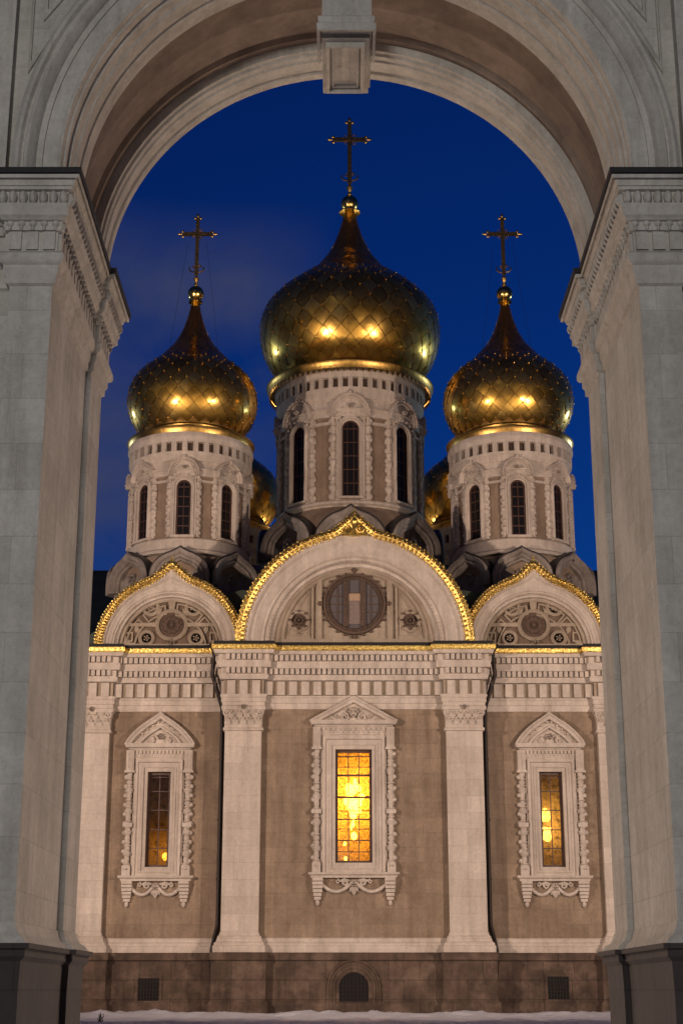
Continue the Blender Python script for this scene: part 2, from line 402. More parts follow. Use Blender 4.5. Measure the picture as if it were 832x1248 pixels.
# thin gilt line carried on the dark eave
# pilasters
zc1 = Z(846, 59.6); zc0 = Z(888, 59.6)
for cx, Y in ((X0-OUT, YS), (X0-PIL, YF), (X0+PIL, YF), (X0+OUT, YS)):
    s = MB(); s.box(cx-PW, cx+PW, Y-PD, Y+.1, ZW0-.05, ZAR0-.0)
    o = part('pilaster', s, WHITEB, smooth=0)
    c = MB(); M = XZ(Y-PD)
    hb = zc1-zc0
    pth = [(cx-PW, Y), (cx-PW, Y-PD), (cx+PW, Y-PD), (cx+PW, Y)]
    c.sweep(pth, [(0, zc0-.08), (.06, zc0-.06), (.08, zc0), (.06, zc0+.05), (.02, zc0+.07), (.03, zc0+.5), (.10, zc0+.72), (.14, zc0+.74),
                  (.15, zc0+.86), (.10, zc0+.9), (.11, zc1-.16), (.17, zc1-.12), (.19, zc1), (0, zc1)], XY)
    for row, (zz, hh, n) in enumerate(((zc0+.08, .36, 5), (zc0+.32, .38, 4))):
        for i in range(n):
            x = cx-PW+.1+(2*PW-.2)*(i+(.5 if row else 0))/(n-1 if not row else n)
            leaf(c, M, x, zz, PI/2, hh, .26, .13+.04*row)
            c.blob((x, zz+hh*.92, .11+.04*row), (.07, .05, .06), 7, 4, M)
    for sx in (-1, 1):
        spiral(c, M, cx+sx*(PW-.08), zc0+.62, .16, 1.5, -sx, .045, .10, PI/2)
        spiral(c, M, cx+sx*.17, zc0+.62, .11, 1.3, sx, .035, .10, PI/2)
    rosette(c, M, cx, zc0+.84, .12, .16)
    c.build('capital', WHITE, o)
    b = MB()
    b.sweep(pth, [(0, ZW0-.02), (.10, ZW0-.02), (.11, ZW0+.03), (.05, ZW0+.08), (.03, ZW0+.16), (0, ZW0+.2)], XY); b.build('base_moulding', WHITE, o)

# ---- windows of the facade
def facade_window(key, Y, ogeeped):
    cx, hw, z0, z1 = WIN[key]
    M = XZ(Y)
    k = .0311
    root = MB()                            # moulded architrave
    pth = [(cx-hw, z0), (cx-hw, z1), (cx+hw, z1), (cx+hw, z0)]
    pw = .56 if key == 'mid' else .53
    # offset to the right of travel when going up the left side is inwards, so travel clockwise reversed
    pth = [(cx+hw, z0), (cx+hw, z1), (cx-hw, z1), (cx-hw, z0)]
    s_ = pw/.58
    root.sweep(pth, [(0, -.02), (0, .05), (.16*s_, .05), (.16*s_, .12), (.24*s_, .14), (.24*s_, .10), (.36*s_, .12), (.40*s_, .19), (.50*s_, .20), (.50*s_, .12), (.58*s_, .10), (.58*s_, -.02)], M, closed=True)
    o = part('window', root, WHITE)
    zt = z1+pw; zb = z0-(.36 if key == 'mid' else .33)
    oc = hw+pw                              # inner edge of colonettes
    # glazing bars, slightly recessed
    g = MB(); Yg = Y+.30; fr = .095
    g.sweep([(cx+hw, z0), (cx+hw, z1), (cx-hw, z1), (cx-hw, z0)], [(0, 0), (-fr, 0), (-fr, .08), (0, .08)], XZ(Yg), closed=True, pclosed=True)
    Hh = z1-z0
    if key == 'mid':
        vb = (-1/3., 1/3.); hb = [(1-v, t) for v, t in ((.055, .02), (.15, .012), (.225, .04), (.42, .04), (.54, .012), (.615, .025), (.70, .012), (.80, .02), (.90, .012))]
    else:
        vb = (0.,); hb = [(.2, .02), (.395, .02), (.60, .02), (.80, .02), (.95, .014)]
    for v in vb: g.box(cx+v*(hw-fr)-.019, cx+v*(hw-fr)+.019, Yg-.05, Yg+.01, z0+fr, z1-fr)
    for v, t in hb: g.box(cx-hw+fr, cx+hw-fr, Yg-.056, Yg+.006, z0+v*Hh-t, z0+v*Hh+t)
    g.build('glazing_bars', FRAME, o)
    p = MB(); p.add([(cx-hw, Yg+.02, z0), (cx+hw, Yg+.02, z0), (cx+hw, Yg+.02, z1), (cx-hw, Yg+.02, z1)], [(0, 1, 2, 3)])
    p.build('pane', AMBER if key == 'mid' else AMBERD, o, smooth=0, fix=False)
    # frieze and pediment
    pd = MB(); ztop = zt+.30
    pd.box(cx-oc-.02, cx+oc+.02, Y-.14, Y+.02, zt-.002, ztop)
    n = 13
    for i in range(n):
        x = cx-oc+.1+(2*oc-.2)*i/(n-1)
        pd.box(x-.045, x+.045, Y-.20, Y-.138, zt+.14, zt+.27)
        pd.blob((x, zt+.08, .15), (.035, .035, .03), 6, 4, M)
    hwp = oc+.46 if key == 'mid' else oc+.42
    pd.sweep([(cx-hwp+.3, Y), (cx-hwp+.3, Y-.1), (cx+hwp-.3, Y-.1), (cx+hwp-.3, Y)], [(0, ztop), (.08, ztop), (.12, ztop+.06), (.2, ztop+.08), (.24, ztop+.15), (.26, ztop+.23), (0, ztop+.23)], XY)
    zp = ztop+.23
    if not ogeeped:
        hp = Z(848, 59.7)-zp
        pth2 = [(cx-hwp+.02, zp), (cx, zp+hp), (cx+hwp-.02, zp)]
    else:
        hp = Z(867, 60.2)-zp
        pth2 = [(cx-hwp+.04, zp)]
        for i in range(1, 20):
            t = i/20; x = -1+2*t; a = 1-abs(x)
            pth2.append((cx+x*(hwp-.04), zp+hp*(.80*math.sin(a*PI/2)**.82+.20*a**5)))
        pth2.append((cx+hwp-.04, zp))
    pd.sweep(pth2, [(0, 0), (0, .34), (.06, .36), (.10, .30), (.14, .28), (.20, .26), (.22, .16), (.22, 0)], M)
    pd.prism(pth2, M, -.02, .07)
    if ogeeped:
        p3 = [(cx+(x-cx)*.62, zp+(z-zp)*.58) for x, z in pth2]
        pd.sweep(p3, [(0, .10), (0, .22), (.07, .22), (.09, .10)], M)
        for i in range(3, 18, 2):
            x, z = pth2[i]; pd.blob((cx+(x-cx)*.75, zp+(z-zp)*.76, .13), (.06, .05, .05), 7, 4, M)
    # carving in the tympanum of the pediment
    hc = hp*(.36 if not ogeeped else .24)
    rosette(pd, M, cx, zp+hc, .25 if not ogeeped else .15, .17, 6)
    pd.blob((cx, zp+hc, .13), (.16, .24, .13) if not ogeeped else (.09, .12, .10), 9, 5, M)
    for sx in (-1, 1):
        spiral(pd, M, cx+sx*.34, zp+.14, .17 if not ogeeped else .11, 1.4, sx, .05, .14, PI/2)
        if not ogeeped:
            leaf(pd, M, cx+sx*.5, zp+.06, PI/2-sx*.9, .36, .17, .22); leaf(pd, M, cx+sx*.72, zp+.04, 0 if sx > 0 else PI, .32, .15, .2)
            leaf(pd, M, cx+sx*.2, zp+.3, PI/2-sx*.4, .24, .12, .2)
    pd.build('pediment', WHITE, o)
    # carved colonettes
    for sx in (-1, 1):
        cl = MB(); xc = cx+sx*(oc+.15); Yc = Y-.12
        zt2 = ztop-.02; zh = zt2-.78
        cl.box(xc-.15, xc+.15, Y-.24, Y+.02, zh, zt2)
        cl.box(xc-.10, xc-.04, Y-.27, Y-.24, zh+.08, zt2-.08); cl.box(xc+.04, xc+.10, Y-.27, Y-.24, zh+.08, zt2-.08)
        cl.box(xc-.2, xc+.2, Y-.28, Y+.02, zh-.09, zh)
        cl.lathe(beads_profile(zb+.42, zh-.09, .115, 13), 12, (xc, Yc, 0))
        zm = (zb+zh)/2-.1
        cl.box(xc-.18, xc+.18, Y-.27, Y+.02, zm-.07, zm+.09)
        cl.box(xc-.16, xc+.16, Y-.27, Y+.02, zb, zb+.34)
        cl.lathe([(.0, zb+.34), (.17, zb+.34), (.17, zb+.40), (.08, zb+.44)], 12, (xc, Yc, 0))
        cl.lathe([(0.001, 0), (.05, .0), (.05, .05), (.001, .05)], 8, (xc, Y-.3, zb+.22))
        for j in range(10):
            zz = zb+.55+(zh-zb-.8)*j/9
            cl.blob((xc+sx*.12, zz, .10), (.11, .10, .1), 7, 4, M)
            if j % 2: cl.blob((xc-sx*.05, zz+.1, .18), (.07, .08, .06), 7, 4, M)
        cl.build('colonette', WHITE, o)
    # sill, brackets and swag
    sl = MB(); hs = oc+.42
    sl.sweep([(cx-hs+.12, Y), (cx-hs+.12, Y-.14), (cx+hs-.12, Y-.14), (cx+hs-.12, Y)], [(0, zb-.2), (.05, zb-.2), (.07, zb-.12), (.14, zb-.08), (.16, zb), (0, zb+.0)], XY)
    zbr = Z(1103, 59.7) if key == 'mid' else Z(1105, 60.2)
    for sx in (-1, 1):
        xb = cx+sx*(hs-.32); hh = zb-.2-zbr
        for j in range(6):
            t = j/6; ww = .20*(1-.55*t*t); dd = .30*(1-.65*t)
            sl.box(xb-ww, xb+ww, Y-dd, Y+.02, zb-.2-hh*(j+1)/6*.82+.02, zb-.2-hh*j/6*.82-.002)
        sl.blob((xb, zbr+.1, .06), (.09, .12, .09), 8, 5, M)
        pts = []
        for i in range(13):
            t = i/12; x = xb+(cx-xb)*t
            pts.append(M(x-sx*.12*(1-t), zb-.42-.34*math.sin(PI*t)*1.0+.12*t, .10))
        sl.tube(pts, .07, 6)
        spiral(sl, M, cx+sx*.32, zb-.36, .13, 1.3, -sx, .04, .09, PI/2)
        spiral(sl, M, cx+sx*.62, zb-.32, .09, 1.2, sx, .03, .07, PI/2)
        leaf(sl, M, cx+sx*.1, zb-.3, PI if sx < 0 else 0, .5, .16, .16); leaf(sl, M, cx, zb-.45, -PI/2+sx*.6, .32, .14, .14)
    leaf(sl, M, cx, zb-.42, -PI/2, .42, .26, .2); rosette(sl, M, cx, zb-.42, .16, .1)
    sl.build('sill', WHITE, o)
    return o
facade_window('mid', YF, False); facade_window('left', YS, True); facade_window('right', YS, True)
# interior niches seen through the panes
for key, Y in (('mid', YF), ('left', YS), ('right', YS)):
    cx, hw, z0, z1 = WIN[key]; r_ = MB(); a, b, c_, e = cx-hw-.9, cx+hw+.9, z0-.8, z1+.9; y0, y1 = Y+.71, Y+3.2
    vs = [(a, y0, c_), (b, y0, c_), (b, y0, e), (a, y0, e), (a, y1, c_), (b, y1, c_), (b, y1, e), (a, y1, e)]
    r_.add(vs, [(0, 1, 5, 4), (1, 2, 6, 5), (2, 3, 7, 6), (3, 0, 4, 7), (4, 5, 6, 7)])
    r_.add([(cx-hw, y0, z0), (cx+hw, y0, z0), (cx+hw, y0, z1), (cx-hw, y0, z1)] + vs[:4], [(0, 1, 5, 4), (1, 2, 6, 5), (2, 3, 7, 6), (3, 0, 4, 7)])
    part('interior_room', r_, ROOM, smooth=0, fix=False)

# ---- basement openings in the plinth
def basement(cx, zc, hw, hh, Y, arch=False):
    M = XZ(Y-.245); s = MB()
    if arch:
        z0, zs = .05, zc
        outer = [(cx+hw, z0)]+[(cx+hw*math.cos(R(t)), zs+hw*math.sin(R(t))) for t in range(0, 181, 10)]+[(cx-hw, z0)]
        s.sweep(outer, [(0, -.02), (0, .05), (.14, .05), (.14, .09), (.24, .10), (.26, .05), (.34, .05), (.38, .10), (.44, .08), (.44, -.02)], M)
        o = part('basement_arch', s, PLINTH)
        b = MB(); b.prism(outer, M, -.01, .012); b.build('opening', BLACKV, o, smooth=0)
        g = MB()
        n = 8
        for i in range(1, n):
            x = cx-hw+2*hw*i/n; zt = zs+math.sqrt(max(0, hw*hw-(x-cx)**2)); g.box(x-.018, x+.018, Y-.285, Y-.262, z0, zt)
        for i in range(8):
            z = z0+.12+i*.14
            hx = hw if z < zs else math.sqrt(max(0, hw*hw-(z-zs)**2))
            if hx > .05: g.box(cx-hx, cx+hx, Y-.30, Y-.286, z-.014, z+.014)
        g.build('grille', IRON, o)
    else:
        pth = [(cx+hw, zc-hh), (cx+hw, zc+hh), (cx-hw, zc+hh), (cx-hw, zc-hh)]
        s.sweep(pth, [(0, -.02), (0, .04), (.10, .04), (.12, .02), (.12, -.02)], M, closed=True)
        o = part('basement_window', s, PLINTH)
        b = MB(); b.prism(pth, M, -.01, .012); b.build('opening', BLACKV, o, smooth=0)
        g = MB()
        for i in range(1, 7):
            x = cx-hw+2*hw*i/7; g.box(x-.014, x+.014, Y-.285, Y-.262, zc-hh, zc+hh)
        for i in range(1, 6):
            z = zc-hh+2*hh*i/6; g.box(cx-hw, cx+hw, Y-.30, Y-.286, z-.012, z+.012)
        g.build('grille', IRON, o)
bx, bz = P(181, 1206, 60.3); basement(bx, bz, .39, .40, YS)
bx, bz = P(680, 1204, 60.3); basement(bx, bz, .39, .40, YS)
bx, bz = P(431, 1207, 59.8); basement(bx, bz+.1, .54, .5, YF, True)

# ---- drainpipes with a funnel
for sx in (-1, 1):
    xi = X0+sx*(PIL+PW+.16); xo = xi+sx*.42
    d = MB(); Yp = YS-.12 if 1 else 0
    pts = [(xo-sx*.12, YS-.75, ZTOP+.25), (xo-sx*.1, YS-.72, ZTOP-.15), (xo-sx*.02, YS-.62, ZBL1+.3), (xi, YS-.30, ZAR0+.1), (xi, YS-.14, ZAR0-.6), (xi, YS-.14, ZW0+.5), (xi+sx*.12, YS-.32, ZW0-.1),
           (xi+sx*.18, YS-.42, ZPL+.1), (xi+sx*.18, YS-.42, ZPL-.3), (xi+sx*.1, YS-.40, .9), (xi+sx*.14, YS-.5, .12)]
    d.tube(pts, .085, 8)
    d.lathe([(.09, 0), (.11, .1), (.24, .36), (.24, .42), (.1, .42)], 12, (pts[0][0], pts[0][1], ZTOP-.12))
    for z in (9.5, 7.2, 5.0): d.lathe([(.085, 0), (.11, 0), (.11, .06), (.085, .06)], 10, (xi, YS-.14, z))
    part('drainpipe', d, IRON)

# ---- gables over the bays
def gable(cx, Yg, r, tip, tipw, kind):
    k = r/140. if kind == 'mid' else r/88.   # metres per photo pixel
    zb = ZTOP+.36
    cz = zb+.02
    M = XZ(Yg)
    out = ogee(r*.955, tip, tipw, 72, cx, cz)
    rev = out[::-1]                      # travelling right -> left puts the offset outwards
    s = MB()
    q = r
    if kind == 'mid': pr = [(0, .30), (0, .0), (-.001, -.9)]
    arch = [(0, -.6), (0, .34), (-.04*q, .36), (-.055*q, .30), (-.065*q, .24), (-.085*q, .26), (-.10*q, .22), (-.135*q, .20), (-.15*q, .14), (-.17*q, .16), (-.185*q, .05), (-.215*q, .03), (-.225*q, -.12), (-.25*q, -.14), (-.262*q, -.30)]
    # inner edges follow a plain half circle, outer edges the ogee
    n = len(out); vs = []; 
    for i, (x, z) in enumerate(out):
        t = 180-180*i/72.; ex, ez = math.cos(R(t)), math.sin(R(t))
        for o_, h in arch:
            f = max(0, 1+o_/(.13*q))            # share of the ogee tip kept
            bx_, bz_ = cx+(r*.955+o_)*ex, cz+(r*.955+o_)*ez
            tz = z-(cz+r*.955*math.sin(R(t)))
            vs.append(M(bx_, bz_+tz*f, h))
    m = len(arch)
    s.add(vs, [(i*m+j, (i+1)*m+j, (i+1)*m+j+1, i*m+j+1) for i in range(n-1) for j in range(m-1)]+[tuple(range(m)), tuple(range((n-1)*m, n*m))])
    # bead courses
    for rr, st, sz in ((.905*q, .17, .05), (.80*q, .16, .035), (.745*q, .15, .03)) if kind == 'mid' else ((.77*q, .13, .026), (.86*q, .14, .025)):
        nb = int(PI*rr/st)
        for i in range(nb+1):
            t = PI*(i+.0)/nb; s.blob((cx+rr*math.cos(t), cz+rr*math.sin(t), .19 if rr > .8*q else .08), (sz*1.2, sz*1.2, sz*1.6), 6, 4, M)
    o = part('gable', s, WHITE)
    # gilded crest
    g = MB(); gp = [(x, z) for x, z in out][::-1]
    gw = .070*q if kind == 'mid' else .085*q
    g.sweep(gp, [(-.01, -.1), (-.01, .40), (gw*.45, .47), (gw, .42), (gw*1.02, .30), (gw, -.1)], M)
    acc = 0
    for a, b in zip(gp[:-1], gp[1:]):
        L_ = math.hypot(b[0]-a[0], b[1]-a[1]); nn = max(1, round(L_/.15))
        for i in range(nn):
            t = (i+.5)/nn; x, z = a[0]+(b[0]-a[0])*t, a[1]+(b[1]-a[1])*t
            dx, dz = (b[0]-a[0])/L_, (b[1]-a[1])/L_; nx, nz = dz, -dx
            g.blob((x+nx*gw*1.0, z+nz*gw*1.0, .36), (rnd.uniform(.045, .085), rnd.uniform(.045, .085), .08), 6, 4, M)
            g.blob((x+nx*gw*.15, z+nz*gw*.15, .42), (.06, .05, .09), 6, 4, M); g.blob((x+nx*gw*.62-dx*.07, z+nz*gw*.62-dz*.07, .44), (.045, .055, .07), 6, 4, M)
            leaf(g, M, x+nx*gw*.3, z+nz*gw*.3, math.atan2(nz, nx)+rnd.uniform(-.5, .5), gw*rnd.uniform(.5, .95), rnd.uniform(.09, .17), .53)
            g.blob((x-nx*.05, z-nz*.05, .38), (.035, .06, .05), 5, 4, M)
    zt = max(z for x, z in out)
    # scrolled finial
    if kind == 'mid':
        fin = [(cx-.55, zt-.62), (cx-.30, zt-.30), (cx-.10, zt+.05), (cx, zt+gw+.32), (cx+.10, zt+.05), (cx+.30, zt-.30), (cx+.55, zt-.62)]
        g.prism(fin, M, .1, .46)
        for sx in (-1, 1): spiral(g, M, cx+sx*.26, zt-.36, .2, 1.5, sx, .045, .50, PI/2)
        g.blob((cx, zt-.02, .48), (.10, .13, .07), 8, 5, M)
    else:
        g.prism([(cx-.12, zt+.0), (cx, zt+gw+.24), (cx+.12, zt+.0)], M, .1, .44)
    g.build('gilded_crest', GOLDT, o)
    # tympanum
    ri = .72*q if kind != 'mid' else .745*q
    tp = [(cx+ri*math.cos(R(t)), cz+ri*math.sin(R(t))) for t in range(0, 181, 5)]
    t_ = MB(); t_.prism(tp, M, -.5, -.28); t_.build('tympanum', TYMP if kind == 'mid' else TYMPD, o)
    tr = MB(); Mt = XZ(Yg+.28)
    if kind == 'mid':
        pr = .63*q
        px_ = k
        cw = cz+(790-738.5)*k*1.02
        # framed lower panel edges
        tr.sweep([(cx+pr*math.cos(R(t)), cz+.26+(pr-.05)*math.sin(R(t))) for t in range(0, 181, 5)], [(0, 0), (0, .12), (-.09, .14), (-.14, .06), (-.16, 0)], Mt)
        tr.box(cx-pr, cx+pr, Yg+.10, Yg+.30, cz+.0, cz+.27)
        for sx in (-1, 1):
            x = cx+sx*1.40; zz = cz+.26+math.sqrt(pr*pr-1.4**2)
            tr.box(x-.10, x+.10, Yg+.15, Yg+.285, cz+.26, zz-.1)
            x = cx+sx*1.66; zz = cz+.26+math.sqrt(pr*pr-1.66**2)
            tr.box(x-.04, x+.04, Yg+.2, Yg+.285, cz+.26, zz-.1)
            xr = cx+sx*67.5*k; zr = cz+(790-759)*k*1.02
            pa = [(cx+sx*1.78, cz+.42), (cx+sx*1.78, cz+.26+math.sqrt(pr*pr-1.78**2)-.22), (cx+sx*2.35, cz+1.35), (cx+sx*2.62, cz+.75), (cx+sx*2.68, cz+.42)]
            tr.sweep(pa if sx < 0 else pa[::-1], [(0, 0), (0, .05), (-.05, .05), (-.05, 0)], Mt, closed=True)
            tr.lathe([(.30, 0), (.30, .06), (.40, .10), (.45, .06), (.45, 0)], 24)
            # turn the last lathe to face the viewer
            nv = 24*5
            tr.v[-nv:] = [(xr+x_, Yg+.28-z_, zr+y_) for x_, y_, z_ in tr.v[-nv:]]
            spiral(tr, Mt, xr+.45*sx*0, zr-.5, .09, 1, sx, .03, .05)
        ring = MB()
        ring.lathe([(.98, 0), (1.0, .10), (1.06, .16), (1.13, .10), (1.15, .16), (1.24, .14), (1.27, .0)], 48)
        for i in range(24):
            a = 2*PI*i/24; ring.blob((1.30*math.cos(a), 1.30*math.sin(a), .07), (.09, .06, .07), 7, 4)
            ring.blob((1.10*math.cos(a), 1.10*math.sin(a), .15), (.05, .05, .05), 6, 4)
        for a in (0, PI/2, PI, 3*PI/2):
            ring.blob((1.36*math.cos(a), 1.36*math.sin(a), .1), (.14, .12, .1), 7, 4)
        ring.v = [(cx+x_, Yg+.28-z_, cw+y_) for x_, y_, z_ in ring.v]
        ring.build('round_frame', CARVE, o)
        gl = MB(); gl.prism([(cx+1.0*math.cos(R(t)), cw+1.0*math.sin(R(t))) for t in range(0, 360, 10)], Mt, 0.005, .03); gl.build('round_pane', RGLASS, o, smooth=0)
        gb = MB()
        for sx in (-1, 1): 
            gb.box(cx+sx*.34-.09, cx+sx*.34+.09, Yg+.14, Yg+.25, cw-.93, cw+.93)
            for j in range(-7, 8): gb.blob((cx+sx*.34, cw+j*.125, .14), (.07, .055, .05), 6, 4, Mt)
            for j in (-.33, .0, .33): gb.box(cx+sx*.7-.26, cx+sx*.7+.26, Yg+.2, Yg+.25, cw+j-.02, cw+j+.02)
            gb.box(cx+sx*.66-.02, cx+sx*.66+.02, Yg+.205, Yg+.25, cw-.7, cw+.7)
        gb.box(cx-.25, cx+.25, Yg+.2, Yg+.25, cw+.42, cw+.46)
        gb.build('glazing_bars', CARVE, o)
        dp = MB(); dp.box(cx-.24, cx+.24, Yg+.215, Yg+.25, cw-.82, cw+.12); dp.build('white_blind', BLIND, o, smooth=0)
        dp = MB(); dp.box(cx-.24, cx+.24, Yg+.205, Yg+.25, cw+.13, cw+.42); dp.build('painted_glint_pane', GLINT, o, smooth=0)
        for sx in (-1, 1):
            xr = cx+sx*67.5*k; zr = cz+(790-759)*k*1.02; rd = MB()
            rd.prism([(xr+.31*math.cos(R(t)), zr+.31*math.sin(R(t))) for t in range(0, 360, 15)], Mt, .0, .05)
            rosette(rd, Mt, xr, zr, .26, .08, 8)
            for i in range(8): spiral(rd, Mt, xr+.36*math.cos(i*PI/4), zr+.36*math.sin(i*PI/4), .07, 1, 1, .02, .12, n=8)
            rd.build('roundel', CARVE, o)
        tr.build('tympanum_tracery', TYMP, o)
    else:
        cw = cz+(790-759.5)*k*1.02; rc = .50
        def rng(ri_, ro_, h, x=cx, z=cw, seg=24):
            nv = seg*5; tr.lathe([(ri_, 0), (ri_+.01, h*.7), ((ri_+ro_)/2, h), (ro_-.01, h*.7), (ro_, 0)], seg)
            tr.v[-nv:] = [(x+x_, Yg+.28-z_, z+y_) for x_, y_, z_ in tr.v[-nv:]]
        rng(rc, rc+.17, .2)
        # radial ribs, between them framed holes
        for a in (0, 38, 68, 90, 112, 142, 180):
            ca, sa = math.cos(R(a)), math.sin(R(a)); r0, r1 = rc+.12, ri+.06
            if a in (0, 180): r1 = ri*.93
            ww = .085 if a != 90 else .10
            if a in (38, 142): continue
            p_ = [(cx+ca*r0-sa*ww, cw+sa*r0+ca*ww), (cx+ca*r0+sa*ww, cw+sa*r0-ca*ww)]
            L2 = r1 if a in (0, 180) else math.sqrt(max(.1, ri*ri-(cw-cz)**2*ca*ca))-(cw-cz)*sa
            if a == 90:
                p_ += [(cx+ca*L2+sa*ww*1.6, cw+sa*L2-ca*ww*1.6), (cx+ca*L2-sa*ww*1.6, cw+sa*L2+ca*ww*1.6)]; tr.prism(p_, Mt, 0, .17)
            elif a in (0, 180):
                p_ += [(cx+ca*L2+sa*ww*.7, cw+sa*L2-ca*ww*.7), (cx+ca*L2-sa*ww*.7, cw+sa*L2+ca*ww*.7)]; tr.prism(p_, Mt, 0, .16)
        for a, rr, sz in ((40, 1.12, .30), (140, 1.12, .30), (-28, 1.12, .27), (208, 1.12, .27)):
            rng(sz*.72, sz+.07, .15, cx+rr*math.cos(R(a)), cw+rr*math.sin(R(a)), 18)
            rosette(tr, Mt, cx+rr*math.cos(R(a)), cw+rr*math.sin(R(a)), sz*.6, .05, 5)
        for sx in (-1, 1):
            # outer leaf panels
            for a0_, a1_ in ((8, 44), (50, 82)):
                n_ = 8; arcp = [(cx+sx*(ri*.90)*math.cos(R(a0_+(a1_-a0_)*i/n_)), cz+(ri*.90)*math.sin(R(a0_+(a1_-a0_)*i/n_))) for i in range(n_+1)]
                inn = [(cx+sx*(ri*.70)*math.cos(R(a1_-(a1_-a0_)*i/n_)), cz+(ri*.70)*math.sin(R(a1_-(a1_-a0_)*i/n_))) for i in range(n_+1)]
                tr.sweep(arcp+inn, [(0, 0), (0, .12), (.05, .14), (.09, .05), (.09, 0)], Mt, closed=True)
                am = R((a0_+a1_)/2); leaf(tr, Mt, cx+sx*ri*.73*math.cos(am), cz+ri*.73*math.sin(am), (am if sx > 0 else PI-am)+sx*.9, .42, .2, .12)
            tr.box(cx+sx*1.85-.22, cx+sx*1.85+.22, Yg+.16, Yg+.28, cz+.24, cz+.32)
            tr.sweep([(cx+sx*1.7-.17, cz+.32), (cx+sx*1.7-.17, cz+.72), (cx+sx*1.7+.17, cz+.72), (cx+sx*1.7+.17, cz+.32)], [(0, 0), (0, .1), (.06, .1), (.06, 0)], Mt, closed=True)
        tr.sweep([(cx+ri*math.cos(R(t)), cz+ri*math.sin(R(t))) for t in range(0, 181, 5)], [(0, 0), (0, .2), (-.1, .2), (-.12, .0)], Mt)
        tr.box(cx-ri, cx+ri, Yg+.10, Yg+.29, cz-.0, cz+.22)
        rosette(tr, Mt, cx, cz+.30, .2, .12, 5)
        tr.build('tympanum_tracery', TYMP, o)
        rd = MB(); rd.prism([(cx+rc*math.cos(R(t)), cw+rc*math.sin(R(t))) for t in range(0, 360, 15)], Mt, 0, .05)
        rosette(rd, Mt, cx, cw, rc*.9, .07, 10)
        for i in range(10): spiral(rd, Mt, cx+.3*math.cos(i*PI/5), cw+.3*math.sin(i*PI/5), .1, 1, 1, .02, .09, n=8)
        rd.build('rosette', CARVE, o)
    # barrel roof behind
    rf = MB(); path = ogee(r*.98, tip*.8, tipw, 40, cx, cz)
    n = len(path); vs = [(x, Yg-.05, z) for x, z in path]+[(x, Yg+5.5, z) for x, z in path]
    rf.add(vs, [(i, i+1, n+i+1, n+i) for i in range(n-1)]+[tuple(range(n, 2*n))])
    rf.build('barrel_roof', ROOF, o)
    return o
gable(P(432, 790, 60.2)[0], 60.25, 4.57, 0.62, 13, 'mid')
gable(P(207.5, 790, 60.9)[0], 60.95, 2.85, .55, 19, 'side')
gable(P(652, 790, 60.9)[0], 60.95, 2.85, .55, 19, 'side')
# low parapet strip under the gables is the dark eave flashing; main roof
rf = MB()
zr0 = ZTOP+.30
for sx in (-1, 1): pass
rf.prism([(X0-SIDE-.3, zr0), (X0+SIDE+.3, zr0), (X0+SIDE-1.4, zr0+1.3), (X0+4.5, zr0+2.6), (X0-4.5, zr0+2.6), (X0-SIDE+1.4, zr0+1.3)], lambda u, v, h: (u, h, v), 61.4, 86.2)
part('roof', rf, GREENROOF, smooth=0)

# ---- drums, kokoshniks, domes
def ring_blocks(mb, r0, r1, z0, z1, n, wfrac, round_top=False):
    for i in range(n):
        a = 2*PI*i/n; hw = wfrac*PI*r1/n
        c, s = math.cos(a), math.sin(a)
        def M(u, v, h): return (u*c+h*s, u*s-h*c, v)
        if round_top:
            po = [(-hw, z0), (hw, z0)]+[(hw*math.cos(R(t)), z1-hw+hw*math.sin(R(t))) for t in range(0, 181, 45)]
            mb.prism(po, M, r0, r1)
        else: mb.prism([(-hw, z0), (hw, z0), (hw, z1), (-hw, z1)], M, r0, r1)

